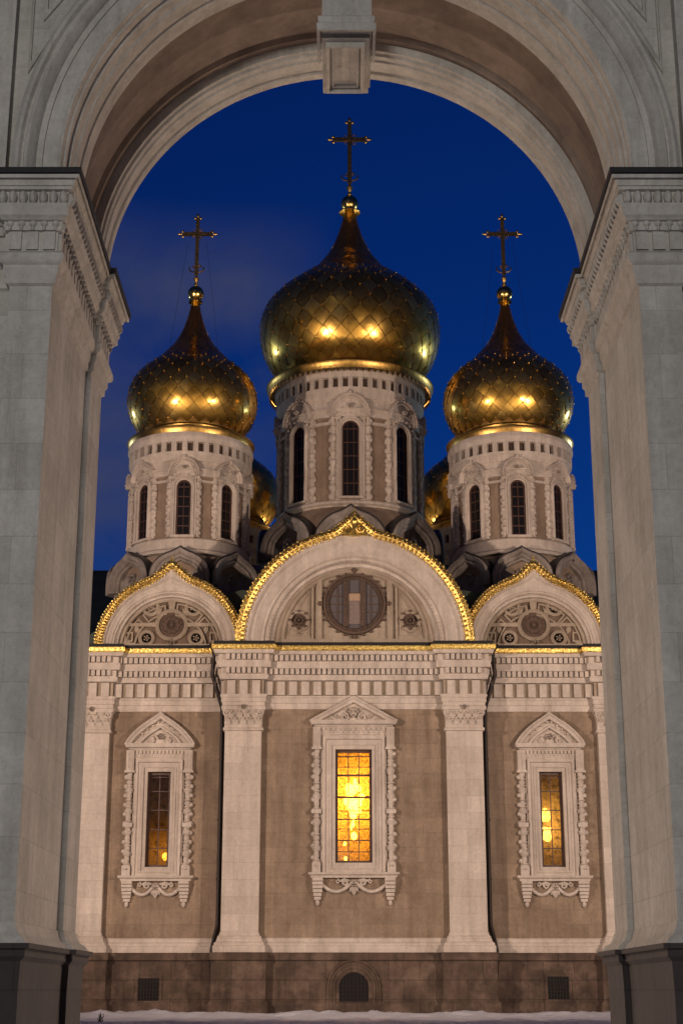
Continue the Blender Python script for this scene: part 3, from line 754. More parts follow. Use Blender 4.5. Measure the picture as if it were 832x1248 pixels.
SP_C = dict(Y=72., R=3.36, re=4.08, nar=48,
            ring=Z(438, 68.0), tooth=Z(447, 68.0), ar1=Z(458.5, 68.3), ar0=Z(471, 68.4), b0=Z(483, 68.5), co1=Z(497, 68.4), co0=Z(506, 68.4), wt=Z(511, 68.4), wb=Z(604, 68.4), base=Z(609, 68.2), hood=Z(478, 68.3), ww=.40)
SP_S = dict(Y=66., R=2.45, re=2.80, nar=36,
            ring=Z(518, 63.2), tooth=Z(529, 63.2), ar1=Z(539, 63.4), ar0=Z(551, 63.5), b0=Z(559, 63.5), co1=Z(571, 63.4), co0=Z(579, 63.4), wt=Z(584, 63.4), wb=Z(652, 63.4), base=Z(655, 63.2), hood=Z(557, 63.3), ww=.31)
def build_drum_meshes(S, big):
    Rw = S['R']; d = {}
    core = MB(); core.lathe([(Rw, S['base']-1.5), (Rw, S['b0']+.3)], 96, cap=False); d['core'] = core
    st = MB(); t = S['re']
    zb = S['base']
    st.lathe([(Rw+.0, S['co0']), (Rw+.13, S['co0']), (Rw+.17, S['co0']+.1), (Rw+.15, S['co1']-.08), (Rw+.24, S['co1']-.04), (Rw+.25, S['co1']), (Rw+.04, S['co1']+.03), (Rw+.04, S['b0']-.12),
              (Rw+.12, S['b0']-.08), (Rw+.16, S['b0']), (Rw+.19, S['b0']+.16), (Rw+.22, S['ar0']-.12), (Rw+.26, S['ar0']-.04), (Rw+.26, S['ar0']), (Rw+.05, S['ar0']+.01), (Rw+.05, S['ar1']), (Rw+.28, S['ar1']+.01),
              (Rw+.30, S['ar1']+.14), (Rw+.34, S['ar1']+.2), (Rw+.34, S['tooth']), (t-.12, S['ring']-.05), (Rw*.5, S['ring']-.05)], 96, cap=False)
    ring_blocks(st, Rw+.1, Rw+.275, S['ar0']-.005, S['ar1']+.005, S['nar'], .46)
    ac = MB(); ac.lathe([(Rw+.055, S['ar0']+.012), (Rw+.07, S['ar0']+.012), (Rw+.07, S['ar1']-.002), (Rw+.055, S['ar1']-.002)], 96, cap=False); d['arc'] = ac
    # wide sloping sill ring at the bottom
    if big: st.lathe([(Rw, zb+.10), (Rw+.16, zb+.10), (Rw+.22, zb+.02), (Rw+.22, zb-.08), (Rw+.05, zb-.14), (Rw+.05, zb-.2)], 96, cap=False)
    else: st.lathe([(Rw-.1, zb+.06), (Rw+.12, zb+.06), (Rw+.18, zb), (Rw+.20, zb-.42), (Rw+.28, zb-.50), (Rw+.28, zb-.62), (Rw-.1, zb-.64)], 8 if 0 else 96, cap=False)
    # beaded colonettes between windows and blind panels, and slim strips round the panels
    n = 8
    kk = Rw/3.36
    for i in range(8):
        for off in (-1, 1):
            a = 2*PI*i/8+off*math.asin(.80*kk/Rw); rr = Rw+.08
            st.lathe(beads_profile(zb+.1, S['co0']+.02, .13*kk if big else .105, 10), 10, (rr*math.sin(a), -rr*math.cos(a), 0))
            for j in range(9):
                z = zb+.3+(S['co0']-zb-.5)*j/8; a2 = a+off*.11*kk/Rw
                st.blob((rr*math.sin(a2), -rr*math.cos(a2), z), (.09*kk+.02, .09*kk+.02, .12*kk+.02), 7, 4)
            a3 = 2*PI*i/8+off*math.asin(.56*kk/Rw)
            c, s = math.cos(a3), math.sin(a3)
            M3 = lambda u, v, h, c=c, s=s: (u*c+h*s, u*s-h*c, v)
            st.prism([(-.12*kk, zb+.08), (.12*kk, zb+.08), (.12*kk, S['co0']+.05), (-.12*kk, S['co0']+.05)], M3, Rw-.1, Rw+.10)
    # blind panel frames
    for i in range(8):
        a = 2*PI*(i+.5)/8; c, s = math.cos(a), math.sin(a)
        M3 = lambda u, v, h, c=c, s=s: (u*c+h*s, u*s-h*c, v)
        st.prism([(-.42*kk, S['co0']-.36*kk), (.42*kk, S['co0']-.36*kk), (.42*kk, S['co0']-.22*kk), (-.42*kk, S['co0']-.22*kk)], M3, Rw-.3, Rw+.07)
    d['stone'] = st
    # gilded eave
    g = MB()
    g.lathe([(t-.16, S['tooth']+.04), (t-.09, S['tooth']+.0), (t-.07, S['tooth']+.08), (t-.02, S['ring']-.12), (t+.04, S['ring']-.05), (t+.04, S['ring']-.01), (t+.0, S['ring']+.0), (t-.3, S['ring']+.02), (t*.76, S['ring']+.1)], 96, cap=False)
    n = 84 if big else 64
    for i in range(n):
        a = 2*PI*i/n; r_ = t-.10; c, s = math.cos(a), math.sin(a)
        M3 = lambda u, v, h, c=c, s=s: (u*c+h*s, u*s-h*c, v)
        w_ = PI*r_/n*.8
        g.prism([(-w_, S['tooth']+.05), (w_, S['tooth']+.05), (w_*.7, S['tooth']-.10), (0, S['tooth']-.22), (-w_*.7, S['tooth']-.10)], M3, r_-.03, r_)
    d['eave'] = g
    # a window unit, facing -Y
    ww = S['ww']; zsp = S['wt']-ww; M = lambda u, v, h: (u, -(Rw+h), v)
    wi = MB()
    pth = [(ww, S['wb'])]+[(ww*math.cos(R(t_)), zsp+ww*math.sin(R(t_))) for t_ in range(0, 181, 12)]+[(-ww, S['wb'])]
    wi.sweep(pth, [(0, -.25), (0, .10), (.06, .12), (.08, .20), (.14, .21), (.16, .14), (.24, .13), (.24, -.25)], M)
    hr = ww+.52*kk if big else ww+.36
    hz = zsp+ww*.55; tip = max(.05, S['hood']-(S['co1']+.05)-hr*.5)
    # hood over the cornice
    hc = S['co0']-.02
    hood = ogee(hr, .0, 20, 24, 0, hc, stretch=(S['hood']-hc)/hr)[::-1]
    wi.sweep(hood, [(-.22*kk, .0), (-.22*kk, .20), (-.16*kk, .26), (-.10*kk, .22), (-.06*kk, .30), (.0, .32), (.02, .26), (.02, -.1)], M)
    wi.prism(hood, M, -.2, .17) if 0 else None
    ib = [(ww+.02, hc)]+[((ww+.02)*math.cos(R(t_)), zsp+(ww+.02)*math.sin(R(t_))) for t_ in range(0, 181, 15)]
    hi_ = [(x*.9, hc+(z-hc)*.9) for x, z in hood]; k2 = len(hi_)
    lo_ = [((ww+.1)*x/hr, max(hc, zsp+math.sqrt(max(0, (ww+.1)**2-((ww+.1)*x/hr)**2)))) for x, z in hood]
    for hh in (.15,): wi.add([M(x, z, hh) for x, z in hi_]+[M(x, z, hh) for x, z in lo_], [(i, i+1, k2+i+1, k2+i) for i in range(k2-1)])
    for i in range(2, 23, 2):
        x, z = hood[i]; wi.blob((x*.985, hc+(z-hc)*.985, .30), (.055*kk, .055*kk, .06), 6, 4, M)
    zk_ = (max(z for x, z in lo_)+max(z for x, z in hi_))/2; rosette(wi, M, 0, zk_, .15*kk, .2, 5); wi.blob((0, S['hood']+.02, .28), (.11*kk, .16*kk, .09), 7, 4, M)
    for q in (-1, 1): spiral(wi, M, q*hr*.42, zk_-.1*kk, .13*kk, 1.2, q, .035, .19); spiral(wi, M, q*hr*.68, hc+.2*kk, .1*kk, 1.2, q, .03, .19)
    for i in range(7):
        t_ = R(30+20*i); wi.blob(((ww+.34*kk)*math.cos(t_), zsp+(ww+.34*kk)*math.sin(t_), .16), (.07*kk, .07*kk, .07), 6, 4, M)
    wi.box(-ww-.2, ww+.2, -(Rw+.22), -(Rw-.2), S['wb']-.10, S['wb'])
    d['win'] = wi
    gb = MB()
    gb.sweep(pth, [(0, -.0), (-.07, -.0), (-.07, .05), (0, .05)], M, pclosed=True)
    gb.box(-ww, ww, -(Rw+.05), -(Rw+.0), S['wb'], S['wb']+.08)
    for j in (1, 2, 3, 4, 5):
        z = S['wb']+(zsp-S['wb'])*j/5; gb.box(-ww, ww, -(Rw+.05), -(Rw+.01), z-.022, z+.022)
    for x in ((-.0,) if not big else (-.15, .15)): gb.box(x-.016, x+.016, -(Rw+.046), -(Rw+.012), S['wb'], S['wt']-.02)
    d['bars'] = gb
    pn = MB(); pn.prism([(x*.99, z) for x, z in pth], M, -.04, .012); d['pane'] = pn
    return d
def bulb_mesh(prof, n, R0):
    """diamond tiles laid over the profile (r,z) bottom to top"""
    # dense resample with spline
    def cat(p0, p1, p2, p3, t):
        return tuple(.5*((2*b)+(-a+c)*t+(2*a-5*b+4*c-d)*t*t+(-a+3*b-3*c+d)*t**3) for a, b, c, d in zip(p0, p1, p2, p3))
    pts = []
    for i in range(len(prof)-1):
        p0 = prof[max(i-1, 0)]; p3 = prof[min(i+2, len(prof)-1)]
        for k in range(24): pts.append(cat(p0, prof[i], prof[i+1], p3, k/24))
    pts.append(prof[-1])
    S = [0.]
    for a, b in zip(pts[:-1], pts[1:]): S.append(S[-1]+math.hypot(b[0]-a[0], b[1]-a[1]))
    def at(s):
        s = max(0, min(S[-1], s)); lo, hi = 0, len(S)-1
        while hi-lo > 1:
            m = (lo+hi)//2
            if S[m] <= s: lo = m
            else: hi = m
        t = (s-S[lo])/max(1e-9, S[hi]-S[lo]); a, b = pts[lo], pts[hi]
        r, z = a[0]+(b[0]-a[0])*t, a[1]+(b[1]-a[1])*t
        tx, tz = b[0]-a[0], b[1]-a[1]; L_ = math.hypot(tx, tz) or 1
        return r, z, tz/L_, -tx/L_          # outward normal (nr, nz)
    rows = [0.]; s = 0
    while s < S[-1]:
        r = at(s)[0]; s += max(.05, PI*r/n*1.12)*.98; rows.append(s)
    mb = MB(); K = 4
    for j in range(len(rows)-2):
        s0, s1, s2 = rows[j], rows[j+1], rows[j+2]
        if s0 >= S[-1]: break
        rr = at(s1)[0]; lift = .016+.010*min(1, rr/2)
        for i in range(n):
            ac = 2*PI*(i+(.5 if j % 2 else 0))/n; da = PI/n*.95
            tu, tv = rnd.gauss(0, .006)*rr/2.5, rnd.gauss(0, .006)*rr/2.5
            vs = []
            for a in range(K+1):
                for b in range(K+1):
                    p, q = a/K, b/K              # diamond coordinates
                    u = p-q; v = p+q-1          # -1..1
                    sv = s1+(v*(s2-s1) if v > 0 else v*(s1-s0))*.95
                    r, z, nr, nz = at(sv); ang = ac+u*da
                    h = lift*(-v*.5+.5)+.006*rr/3*(1-u*u)*(1-v*v)+tu*u+tv*v
                    R_ = r+nr*h; vs.append((R_*math.sin(ang), -R_*math.cos(ang), z+nz*h))
            mb.add(vs, [(a*(K+1)+b, (a+1)*(K+1)+b, (a+1)*(K+1)+b+1, a*(K+1)+b+1) for a in range(K) for b in range(K)])
            if rr > .6*R0:
                r, z, nr, nz = at(s0); ang = ac; h = lift+.01
                if s0 > 0.01: mb.blob(((r+nr*h)*math.sin(ang), -(r+nr*h)*math.cos(ang), z+nz*h), .036, 5, 4)
    sh = MB(); sh.lathe([(max(.02, r*.985-.025), z) for r, z in pts[::6]], 64, cap=False); mb.shell = sh
    return mb, at(S[-1])
def dome_profile(sil, axis, Y, k, ys):
    """sil = silhouette half widths (px) by height in the picture; every ring of the dome seen from below is an
    ellipse flattened by k that must stay inside that silhouette"""
    def hw(y):
        for (w0, y0), (w1, y1) in zip(sil[:-1], sil[1:]):
            if y1 <= y <= y0: return w1+(w0-w1)*(y-y1)/(y0-y1)
        return sil[-1][0] if y < sil[-1][1] else max(5, sil[0][0]-(y-sil[0][1])*1.2)
    out = []
    for yz in ys:
        rr = 1e9; y = yz-60
        while y < yz+20:
            rr = min(rr, math.sqrt(hw(y)**2+((y-yz)/k)**2)); y += .5
        x, z = P(axis+rr, yz, Y); x0, _ = P(axis, yz, Y); out.append((x-x0, z))
    return out
PC = dome_profile([(89, 466), (99, 450), (106, 433), (109.5, 412), (108.5, 396), (103, 376), (88, 357), (67, 341), (39, 325), (25, 308.5), (16.5, 292), (10.5, 276), (7, 262), (5.5, 250)], 426, 72., .405,
                  [472, 462, 452, 442, 430, 416, 402, 390, 378, 366, 355, 344, 334, 324, 314, 304, 294, 284, 272, 260])
s3 = 3.617
PS = dome_profile([(hw/s3, 240+v/s3) for hw, v in ((226, 1065), (246, 1035), (266, 1000), (281, 950), (285, 905), (276, 850), (252, 800), (206, 752), (138, 703), (86, 650), (56, 600), (36, 550), (23, 500), (16, 468), (14, 445))], 236, 66., .375,
                  [534, 528, 520, 512, 503, 494, 485, 476, 467, 458, 450, 442, 434, 427, 420, 413, 406, 398, 389, 380, 369])
def cross_mesh(h, s):
    """trefoil-ended cross on a curled stem, base z=0"""
    m = MB(); M = lambda u, v, d: (u, -d, v); t = .09*s
    zc = h*.74; arm = .72*s*1.0
    m.lathe([(.03*s, 0), (.10*s, .05*s), (.05*s, .16*s), (.12*s, .3*s), (.14*s, .38*s), (.05*s, .5*s), (.07*s, .62*s), (.04*s, .75*s)], 10)
    m.box(-t, t, -.05*s, .05*s, .6*s, h-.1*s)
    m.box(-arm, arm, -.052*s, .052*s, zc-t, zc+t)
    for x, z in ((-arm, zc), (arm, zc), (0, h-.12*s)):
        hor = abs(x) > .01; sg = 1 if x > 0 else -1
        m.blob((x+(sg*.14*s if hor else 0), z+(0 if hor else .14*s), 0), (.13*s if hor else .07*s, .07*s if hor else .13*s, .06*s), 8, 5, M)
        for q in (-1, 1): m.blob((x+(0 if hor else q*.13*s), z+(q*.13*s if hor else 0), 0), (.075*s, .075*s, .055*s), 8, 5, M)
    for q in (-1, 1):
        for r_ in (-1, 1):
            spiral(m, M, q*.17*s, zc+r_*.17*s, .1*s, 1.2, q*r_, .022*s, 0, n=10)
        pts = [M(q*(.05+.30*math.sin(i/8*PI*.62))*s, (.72-.0*i+.28*(i/8)**2)*s, 0) for i in range(9)]
        m.tube(pts, .035*s, 5)
        spiral(m, M, q*.12*s, 1.02*s, .1*s, 1.3, q, .028*s, 0, n=10)
    return m
def tower_meshes(S, big, prof, n, ballr, ch, cs):
    d = build_drum_meshes(S, big)
    bm_, last = bulb_mesh(prof, n, max(r for r, z in prof)); d['bulb'] = bm_
    (ra, za), e = prof[0], d['eave']
    e.lathe([(ra-.25, S['ring']+.05), (ra-.12, S['ring']+.1), (ra-.05, za-.05), (ra+.05, za-.02), (ra+.06, za+.05), (ra+.0, za+.1)], 96, cap=False)
    zt = prof[-1][1]; b = MB()
    b.lathe([(prof[-1][0]*1.05, zt-.05), (prof[-1][0]*1.9, zt+.0), (prof[-1][0]*1.9, zt+.06), (prof[-1][0]*.9, zt+.1)]+
            [(max(.05, ballr*math.cos(R(t))), zt+.08+ballr*(1+math.sin(R(t)))) for t in range(-70, 81, 10)]+[(ballr*.22, zt+.1+2*ballr), (ballr*.28, zt+.2+2*ballr), (.03, zt+.3+2*ballr)], 24)
    d['ball'] = b; c = cross_mesh(ch, cs); zc = zt+.12+2*ballr
    c.v = [(x, y, z+zc) for x, y, z in c.v]; d['cross'] = c
    if not big:
        # two thin guy wires
        w_ = MB(); R_ = 1
        for sx in (-1, 1): w_.tube([(sx*.45*cs, 0, zc+ch*.62), (sx*1.25, -.3, zt-3.6)], .006, 4)
        d['wires'] = w_
    return d
TW = {'mid': tower_meshes(SP_C, True, PC, 30, .45, Z(146, 72)-PC[-1][1]-1.05, 1.18),
      'side': tower_meshes(SP_S, False, PS, 26, .37, Z(263, 66)-PS[-1][1]-.88, .95)}
CACHE = {}
def put(key, name, mb, mat, parent, loc=(0, 0, 0), rz=0, smooth=35, fix=True):
    if key in CACHE: return link(name, CACHE[key], parent, loc, rz)
    o = mb.build(name, mat, parent, loc, rz, smooth, fix); CACHE[key] = o.data; return o
def koko_mesh(r, depth, tip, Rk, zk, front=True):
    M = lambda u, v, h: (u, -(Rk+h), v)
    s = MB(); out = ogee(r, tip, 20, 40, 0, zk, base=.35, stretch=.86)[::-1]
    s.sweep(out, [(-.36*r, -.3), (-.36*r, .0), (-.30*r, .04), (-.27*r, .14), (-.20*r, .14), (-.14*r, .24), (-.04*r, .28), (0, .2), (0, -.2)], M)
    inn = [(x*.8, zk-.35+(z-zk+.35)*.8) for x, z in out]; s.prism(inn, M, -.6, -.22)
    sh = MB(); 
    # shell carving in the recess
    rosette(s, lambda u, v, h: M(u, v, h-.22), 0, zk+.10*r, .26*r, .12, 7)
    for q in (-1, 1): spiral(s, M, q*.36*r, zk-.1, .12*r, 1.3, q, .04, -.16)
    rf = MB(); o2 = ogee(r*1.03, tip, 20, 40, 0, zk+.01, base=.35, stretch=.88); n = len(o2)
    vs = [M(x, z, .14) for x, z in o2]+[M(x, z, -depth) for x, z in o2]+[M(x, z-.06, .14) for x, z in o2]
    rf.add(vs, [(i, i+1, n+i+1, n+i) for i in range(n-1)]+[(i, i+1, 2*n+i+1, 2*n+i) for i in range(n-1)]+[tuple(range(n, 2*n))])
    return s, rf
def tower(kind, cx, Y, az, dz=0, windows=True, koko=True, cs=1.):
    S = SP_C if kind == 'mid' else SP_S; d = TW[kind]; L0 = (cx, Y, dz)
    dr = put((kind, 'stone'), 'drum', d['stone'], WHITE, cath, L0)
    put((kind, 'core'), 'drum_wall', d['core'], BEIGEP, dr)
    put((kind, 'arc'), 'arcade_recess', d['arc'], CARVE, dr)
    put((kind, 'eave'), 'gilded_eave', d['eave'], GOLDE, dr)
    if windows:
        for a in az:
            o = put((kind, 'win'), 'drum_window', d['win'], WHITE, cath, L0, R(a))
            put((kind, 'bars'), 'glazing_bars', d['bars'], FRAME, o); put((kind, 'pane'), 'pane', d['pane'], DGLASS, o, smooth=0)
    dm = put((kind, 'bulb'), 'onion_dome', d['bulb'], TILES, cath, L0, smooth=60, fix=False)
    put((kind, 'shell'), 'dome_shell', d['bulb'].shell, GOLDX, dm); put((kind, 'ball'), 'finial_ball', d['ball'], GOLD, dm); cr_ = put((kind, 'cross'), 'cross', d['cross'], GOLDD, dm)
    if cs != 1: cr_.scale = (cs, cs, cs); cr_.location.z = (1-cs)*(PS[-1][1]+.86)
    if 'wires' in d and cs == 1: put((kind, 'wires'), 'guy_wire', d['wires'], IRON, dm)
    # pedestal and kokoshniks
    if kind == 'mid': Rk, rk, tip, zk, dep, zlow = 4.25, 1.62, .24, Z(648, 67.7)-.36, 1.2, 14.
    else: Rk, rk, tip, zk, dep, zlow = 3.2, 1.26, .17, Z(699, 62.8)-.1, 1.0, 14.
    ped = MB()
    pr = [(Rk-.25, zlow), (Rk-.25, zk+.3)]
    ped.lathe([(Rk/math.cos(PI/8)-.25, zlow), (Rk/math.cos(PI/8)-.25, zk+.2)], 8, cap=False, a0=-PI/8, a1=2*PI-PI/8)
    put((kind, 'ped'), 'drum_pedestal', ped, SHADED, cath, L0, smooth=0)
    ap = MB(); ap.lathe([(Rk-.3, zk+.15), (S['R']+.5, S['base']-.75 if kind == 'mid' else S['base']-.8), (S['R']+.02, S['base']-.15 if kind == 'mid' else S['base']-.66), (S['R']-.2, S['base']-.14 if kind == 'mid' else S['base']-.6)], 48, cap=False)
    put((kind, 'apron'), 'pedestal_roof', ap, CARVE if 0 else BEIGEP, cath, L0)
    s, rf_ = koko_mesh(rk, dep, tip, Rk-.12, zk)
    for a in (az if not koko else (0, 45, -45, 90, -90, 135, -135)):
        o = put((kind, 'k'), 'kokoshnik', s, SHADED, cath, L0, R(a)); put((kind, 'kr'), 'kokoshnik_roof', rf_, ROOF, o)
AZ = (0, 45, -45, 90, -90)
tower('mid', .42, 72., AZ)
SX = 7.13
tower('side', .40-SX, 66., AZ); tower('side', .40+SX, 66., AZ)
tower('side', .40-6.62, 80., AZ, cs=.55); tower('side', .40+6.62, 80., AZ, cs=.55)
# lower shaft block tying the towers together
b_ = MB(); b_.box(X0-4.1, X0+4.1, 66.2, 79, 14, 18.6)
part('central_block', b_, BEIGEP, smooth=0)

# ============================================================ GATE (archway)
AX = .04; GY0, GY1 = 14., 17.
gate = thing('stone_archway', 'tall grey stone archway with moulded arch framing the cathedral, nearest the camera', 'archway', (AX, 15.5, 0))
def gpart(name, mb, mat, **k): return mb.build(name, mat, gate, **k)
CZ = 8.95; ZG = 15.5
def mirror(path, sx): 
    p = [(AX+sx*x, y) for x, y in path]; return p if sx < 0 else p[::-1]
# plan of the left pier, x positive = distance from the axis; travelled left->right on the front, then back
def pier_path(e=0.):
    return [(7.5, 14.12-e), (3.30, 14.12-e), (3.30, 14.0-e), (2.88-e, 14.0-e), (2.90-e, 16.25-e*.9), (2.84-e, 16.25-e*.9), (2.84-e, 17.0+e), (7.5, 17.0+e)]
zs = [Z(y, Y) for y, Y in ((345, 13.97), (330, 13.93), (315, 13.88), (304, 13.88), (282, 13.94), (270, 13.92), (265, 13.88), (247, 13.84), (232, 13.83), (212, 13.76), (205.5, 13.73))]
for sx, nm in ((-1, 'left'), (1, 'right')):
    base = [(AX+sx*x, y) for x, y in pier_path()]
    pth = base if sx < 0 else base[::-1]
    m = MB(); m.sweep(pth, [(0, 1.3), (0, zs[-1])], XY, caps=False); pier = gpart('pier', m, GREY, smooth=0)
    c = MB()
    c.sweep(pth, [(o_*.86, z_) for o_, z_ in [(0, zs[0]-.02), (.04, zs[0]), (.04, zs[0]+.07), (.07, zs[1]), (.07, zs[1]+.07), (.11, zs[2]-.02), (.13, zs[2]+.01), (.13, zs[3]-.03), (.10, zs[3]), (.045, zs[3]+.02), (.045, zs[4]), (.08, zs[4]+.01), (.09, zs[5]),
                  (.12, zs[5]+.01), (.13, zs[6]), (.165, zs[6]+.02), (.165, zs[7]-.05), (.18, zs[7]-.03), (.19, zs[7]), (.15, zs[7]+.01), (.16, zs[8]), (.205, zs[8]+.01), (.21, zs[8]+.04), (.225, zs[8]+.045), (.23, zs[8]+.08), (.26, zs[8]+.12), (.28, zs[9]-.045), (.29, zs[9]-.04), (.29, zs[9]-.005), (0, zs[9])]], XY)
    vis = pth[1:7]
    def row(o, step, rz, hz, zc, ro):
        def f(x, y, t, st):
            h = st*rz
            c.blob((x, y, zc), (h if abs(t[0]) > .5 else ro, h if abs(t[1]) > .5 else ro, hz), 10, 6)
        along(offset_path(pth, o)[1:7], step, f, .03)
    row(.14, .105, .46, (zs[8]-zs[7])*.56, (zs[7]+zs[8])/2, .065)
    row(.07, .12, .36, .034, zs[5]-.02, .04)
    row(.07, .12, .16, .03, zs[4]+.03, .03)
    along(offset_path(pth, .039)[1:7], .17, block_on(c, -.005, .03, zs[3]+.03, zs[4]-.005, .70), .03)
    c.build('impost_cornice', GREYM, pier)
    f = MB(); f.sweep(pth, [(-.2, zs[9]+.005), (.265, zs[9]+.005), (.27, zs[10]+.02), (-.2, zs[10]+.06)], XY, pclosed=True); f.build('impost_flashing', FLASH, pier)
    bs = MB(); zb = 1.39
    bs.sweep(pth, [(0, zb+.19), (.012, zb+.18), (.02, zb+.15), (.035, zb+.11), (.05, zb+.08), (.10, zb+.05), (.13, zb+.0), (0, zb)], XY); bs.build('base_moulding', GREYM, pier)
    p_ = MB()
    p_.sweep(pth, [(0, zb-.001), (.17, zb-.001), (.17, zb-.045), (.13, zb-.05), (.13, zb-.11), (.09, zb-.15), (.08, zb-.4), (.08, -.3), (0, -.3)], XY); p_.build('plinth', GPLINTH, pier, smooth=0)
# arch ring swept round the half circle (radius, depth)
def arch_sweep(mb, prof, a0=0, a1=180, n=96, foot=.20):
    m = len(prof); vs = []; pos = []
    if foot: pos.append((1, 0, -foot))
    for i in range(n+1):
        t = R(a0+(a1-a0)*i/n); pos.append((math.cos(t), math.sin(t), 0))
    if foot: pos.append((-1, 0, -foot))
    for c, s, dz in pos:
        for r, y in prof: vs.append((AX+r*c, y, CZ+r*s+dz))
    k = len(pos)
    return mb.add(vs, [(i*m+j, (i+1)*m+j, (i+1)*m+j+1, i*m+j+1) for i in range(k-1) for j in range(m-1)])
a = MB(); arch_sweep(a, [(3.34, 14.06), (3.34, 13.88), (3.30, 13.85), (3.27, 13.86), (3.245, 13.90), (3.23, 13.905), (3.215, 13.87), (3.18, 13.86), (3.15, 13.89), (3.12, 13.93), (3.11, 13.965), (3.05, 13.965), (3.045, 13.985), (2.90, 13.985), (2.895, 13.99)])
gpart('archivolt', a, GREYM, smooth=30)
a = MB(); arch_sweep(a, [(2.895, 13.99), (2.87, 14.0), (2.865, 14.10), (2.845, 14.11), (2.845, 14.18), (2.86, 14.20), (2.86, 14.26), (2.83, 14.28), (2.825, 14.42), (2.805, 14.44), (2.805, 14.60), (2.82, 14.62), (2.82, 14.66), (2.80, 14.68), (2.80, 14.90), (2.83, 14.94), (2.98, 14.96)])
gpart('front_arch_rib', a, GREYM, smooth=30)
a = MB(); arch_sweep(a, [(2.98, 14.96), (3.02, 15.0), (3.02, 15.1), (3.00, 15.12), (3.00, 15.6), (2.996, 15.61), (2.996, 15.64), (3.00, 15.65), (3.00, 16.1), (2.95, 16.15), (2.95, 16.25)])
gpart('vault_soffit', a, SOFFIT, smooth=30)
a = MB(); arch_sweep(a, [(2.95, 16.25), (2.86, 16.27), (2.855, 16.32), (2.83, 16.34), (2.83, 16.42), (2.81, 16.44), (2.81, 16.58), (2.825, 16.60), (2.825, 16.66), (2.80, 16.69), (2.80, 16.80), (2.83, 16.84), (3.3, 16.85), (3.3, 17.0)])
gpart('rear_arch_rib', a, GREYM, smooth=30)
# spandrel walls front and back, roof slab
def spandrel(mb, Y, r, zb):
    n = 64; arc = [(AX+r*math.cos(PI*i/n), CZ+r*math.sin(PI*i/n)) for i in range(n+1)]
    pts = [(x, Y, z) for x, z in arc]+[(x, Y, ZG) for x, z in arc]
    mb.add(pts, [(i, i+1, n+2+i, n+1+i) for i in range(n)])
    for sx in (-1, 1):
        xa, xb = AX+sx*r, AX+sx*7.5
        mb.add([(xa, Y, zb), (xb, Y, zb), (xb, Y, ZG), (xa, Y, ZG)], [(0, 1, 2, 3)])
m = MB(); spandrel(m, 14.05, 3.30, zs[-1]-.1); spandrel(m, 16.95, 3.28, zs[-1]-.1)
m.add([(AX-7.5, 14.05, ZG), (AX+7.5, 14.05, ZG), (AX+7.5, 16.95, ZG), (AX-7.5, 16.95, ZG)], [(0, 1, 2, 3)])
for sx in (-1, 1): m.add([(AX+sx*7.5, 14.05, 0), (AX+sx*7.5, 16.95, 0), (AX+sx*7.5, 16.95, ZG), (AX+sx*7.5, 14.05, ZG)], [(0, 1, 2, 3)])
gpart('wall', m, GREY, smooth=0, fix=False)
# pilaster strips and raised panel mouldings in the spandrels
m = MB()
for sx in (-1, 1):
    x0, x1 = sorted((AX+sx*3.40, AX+sx*4.6)); m.box(x0, x1, 13.90, 14.06, zs[-1]+.02, ZG-.01)
    xs = sorted((AX+sx*3.40, AX+sx*3.46)); m.box(xs[0], xs[1], 13.96, 14.06, zs[-1]+.02, ZG-.01) if 0 else None
    # long triangular panel: vertical and curved mouldings
    for k_, (xo, rr) in enumerate(((3.24, 3.46), (3.10, 3.60))):
        zl = CZ+math.sqrt(max(0, rr*rr-xo*xo)); n = 14; a_end = math.asin(min(1, (12.4-CZ)/rr)) if 12.4-CZ < rr else PI/2
        a_st = math.acos(xo/rr); arc = [(AX+sx*rr*math.cos(a_st+(PI/2*.8-a_st)*i/n), CZ+rr*math.sin(a_st+(PI/2*.8-a_st)*i/n)) for i in range(n+1)]
        loop = [(AX+sx*xo, 14.8)]+arc+[(arc[-1][0], 14.8)]
        if sx > 0: loop = loop[::-1]
        m.sweep(loop, [(0, 0), (0, .035), (.025, .045), (.05, .03), (.055, 0)], XZ(14.05), closed=True)
gpart('spandrel_panel', m, GREYM, smooth=30)
# hanging keystone
m = MB(); kx0, kx1 = P(391, 50, 13.9)[0], P(455, 20, 13.9)[0]; zk = 10.44
m.box(kx0+.01, kx1-.02, 13.84, 14.94, zk, 12.6)
kc = (kx0+kx1)/2-.01; hw = (kx1-kx0)/2
m.sweep([(kc-hw, 14.4), (kc-hw, 13.82), (kc+hw, 13.82), (kc+hw, 14.4)], [(0, zk-.05), (.03, zk-.05), (.035, zk+.03), (.01, zk+.05), (.02, zk+.09), (.02, zk+.12), (0, zk+.14)], XY)
m.box(kc-hw+.02, kc+hw-.03, 13.95, 14.98, zk-.045, zk-.002)
m.sweep([(kc-hw+.06, 14.02), (kc-hw+.06, 14.90), (kc+hw-.08, 14.90), (kc+hw-.08, 14.02)], [(0, zk-.10), (.03, zk-.10), (.045, zk-.045), (0, zk-.04)], XY, closed=True, pclosed=True)
m.sweep([(kc-hw+.12, 14.08), (kc-hw+.12, 14.84), (kc+hw-.14, 14.84), (kc+hw-.14, 14.08)], [(0, zk-.07), (.02, zk-.07), (.02, zk-.04), (0, zk-.04)], XY, closed=True, pclosed=True)
gpart('keystone', m, GREYM, smooth=30)

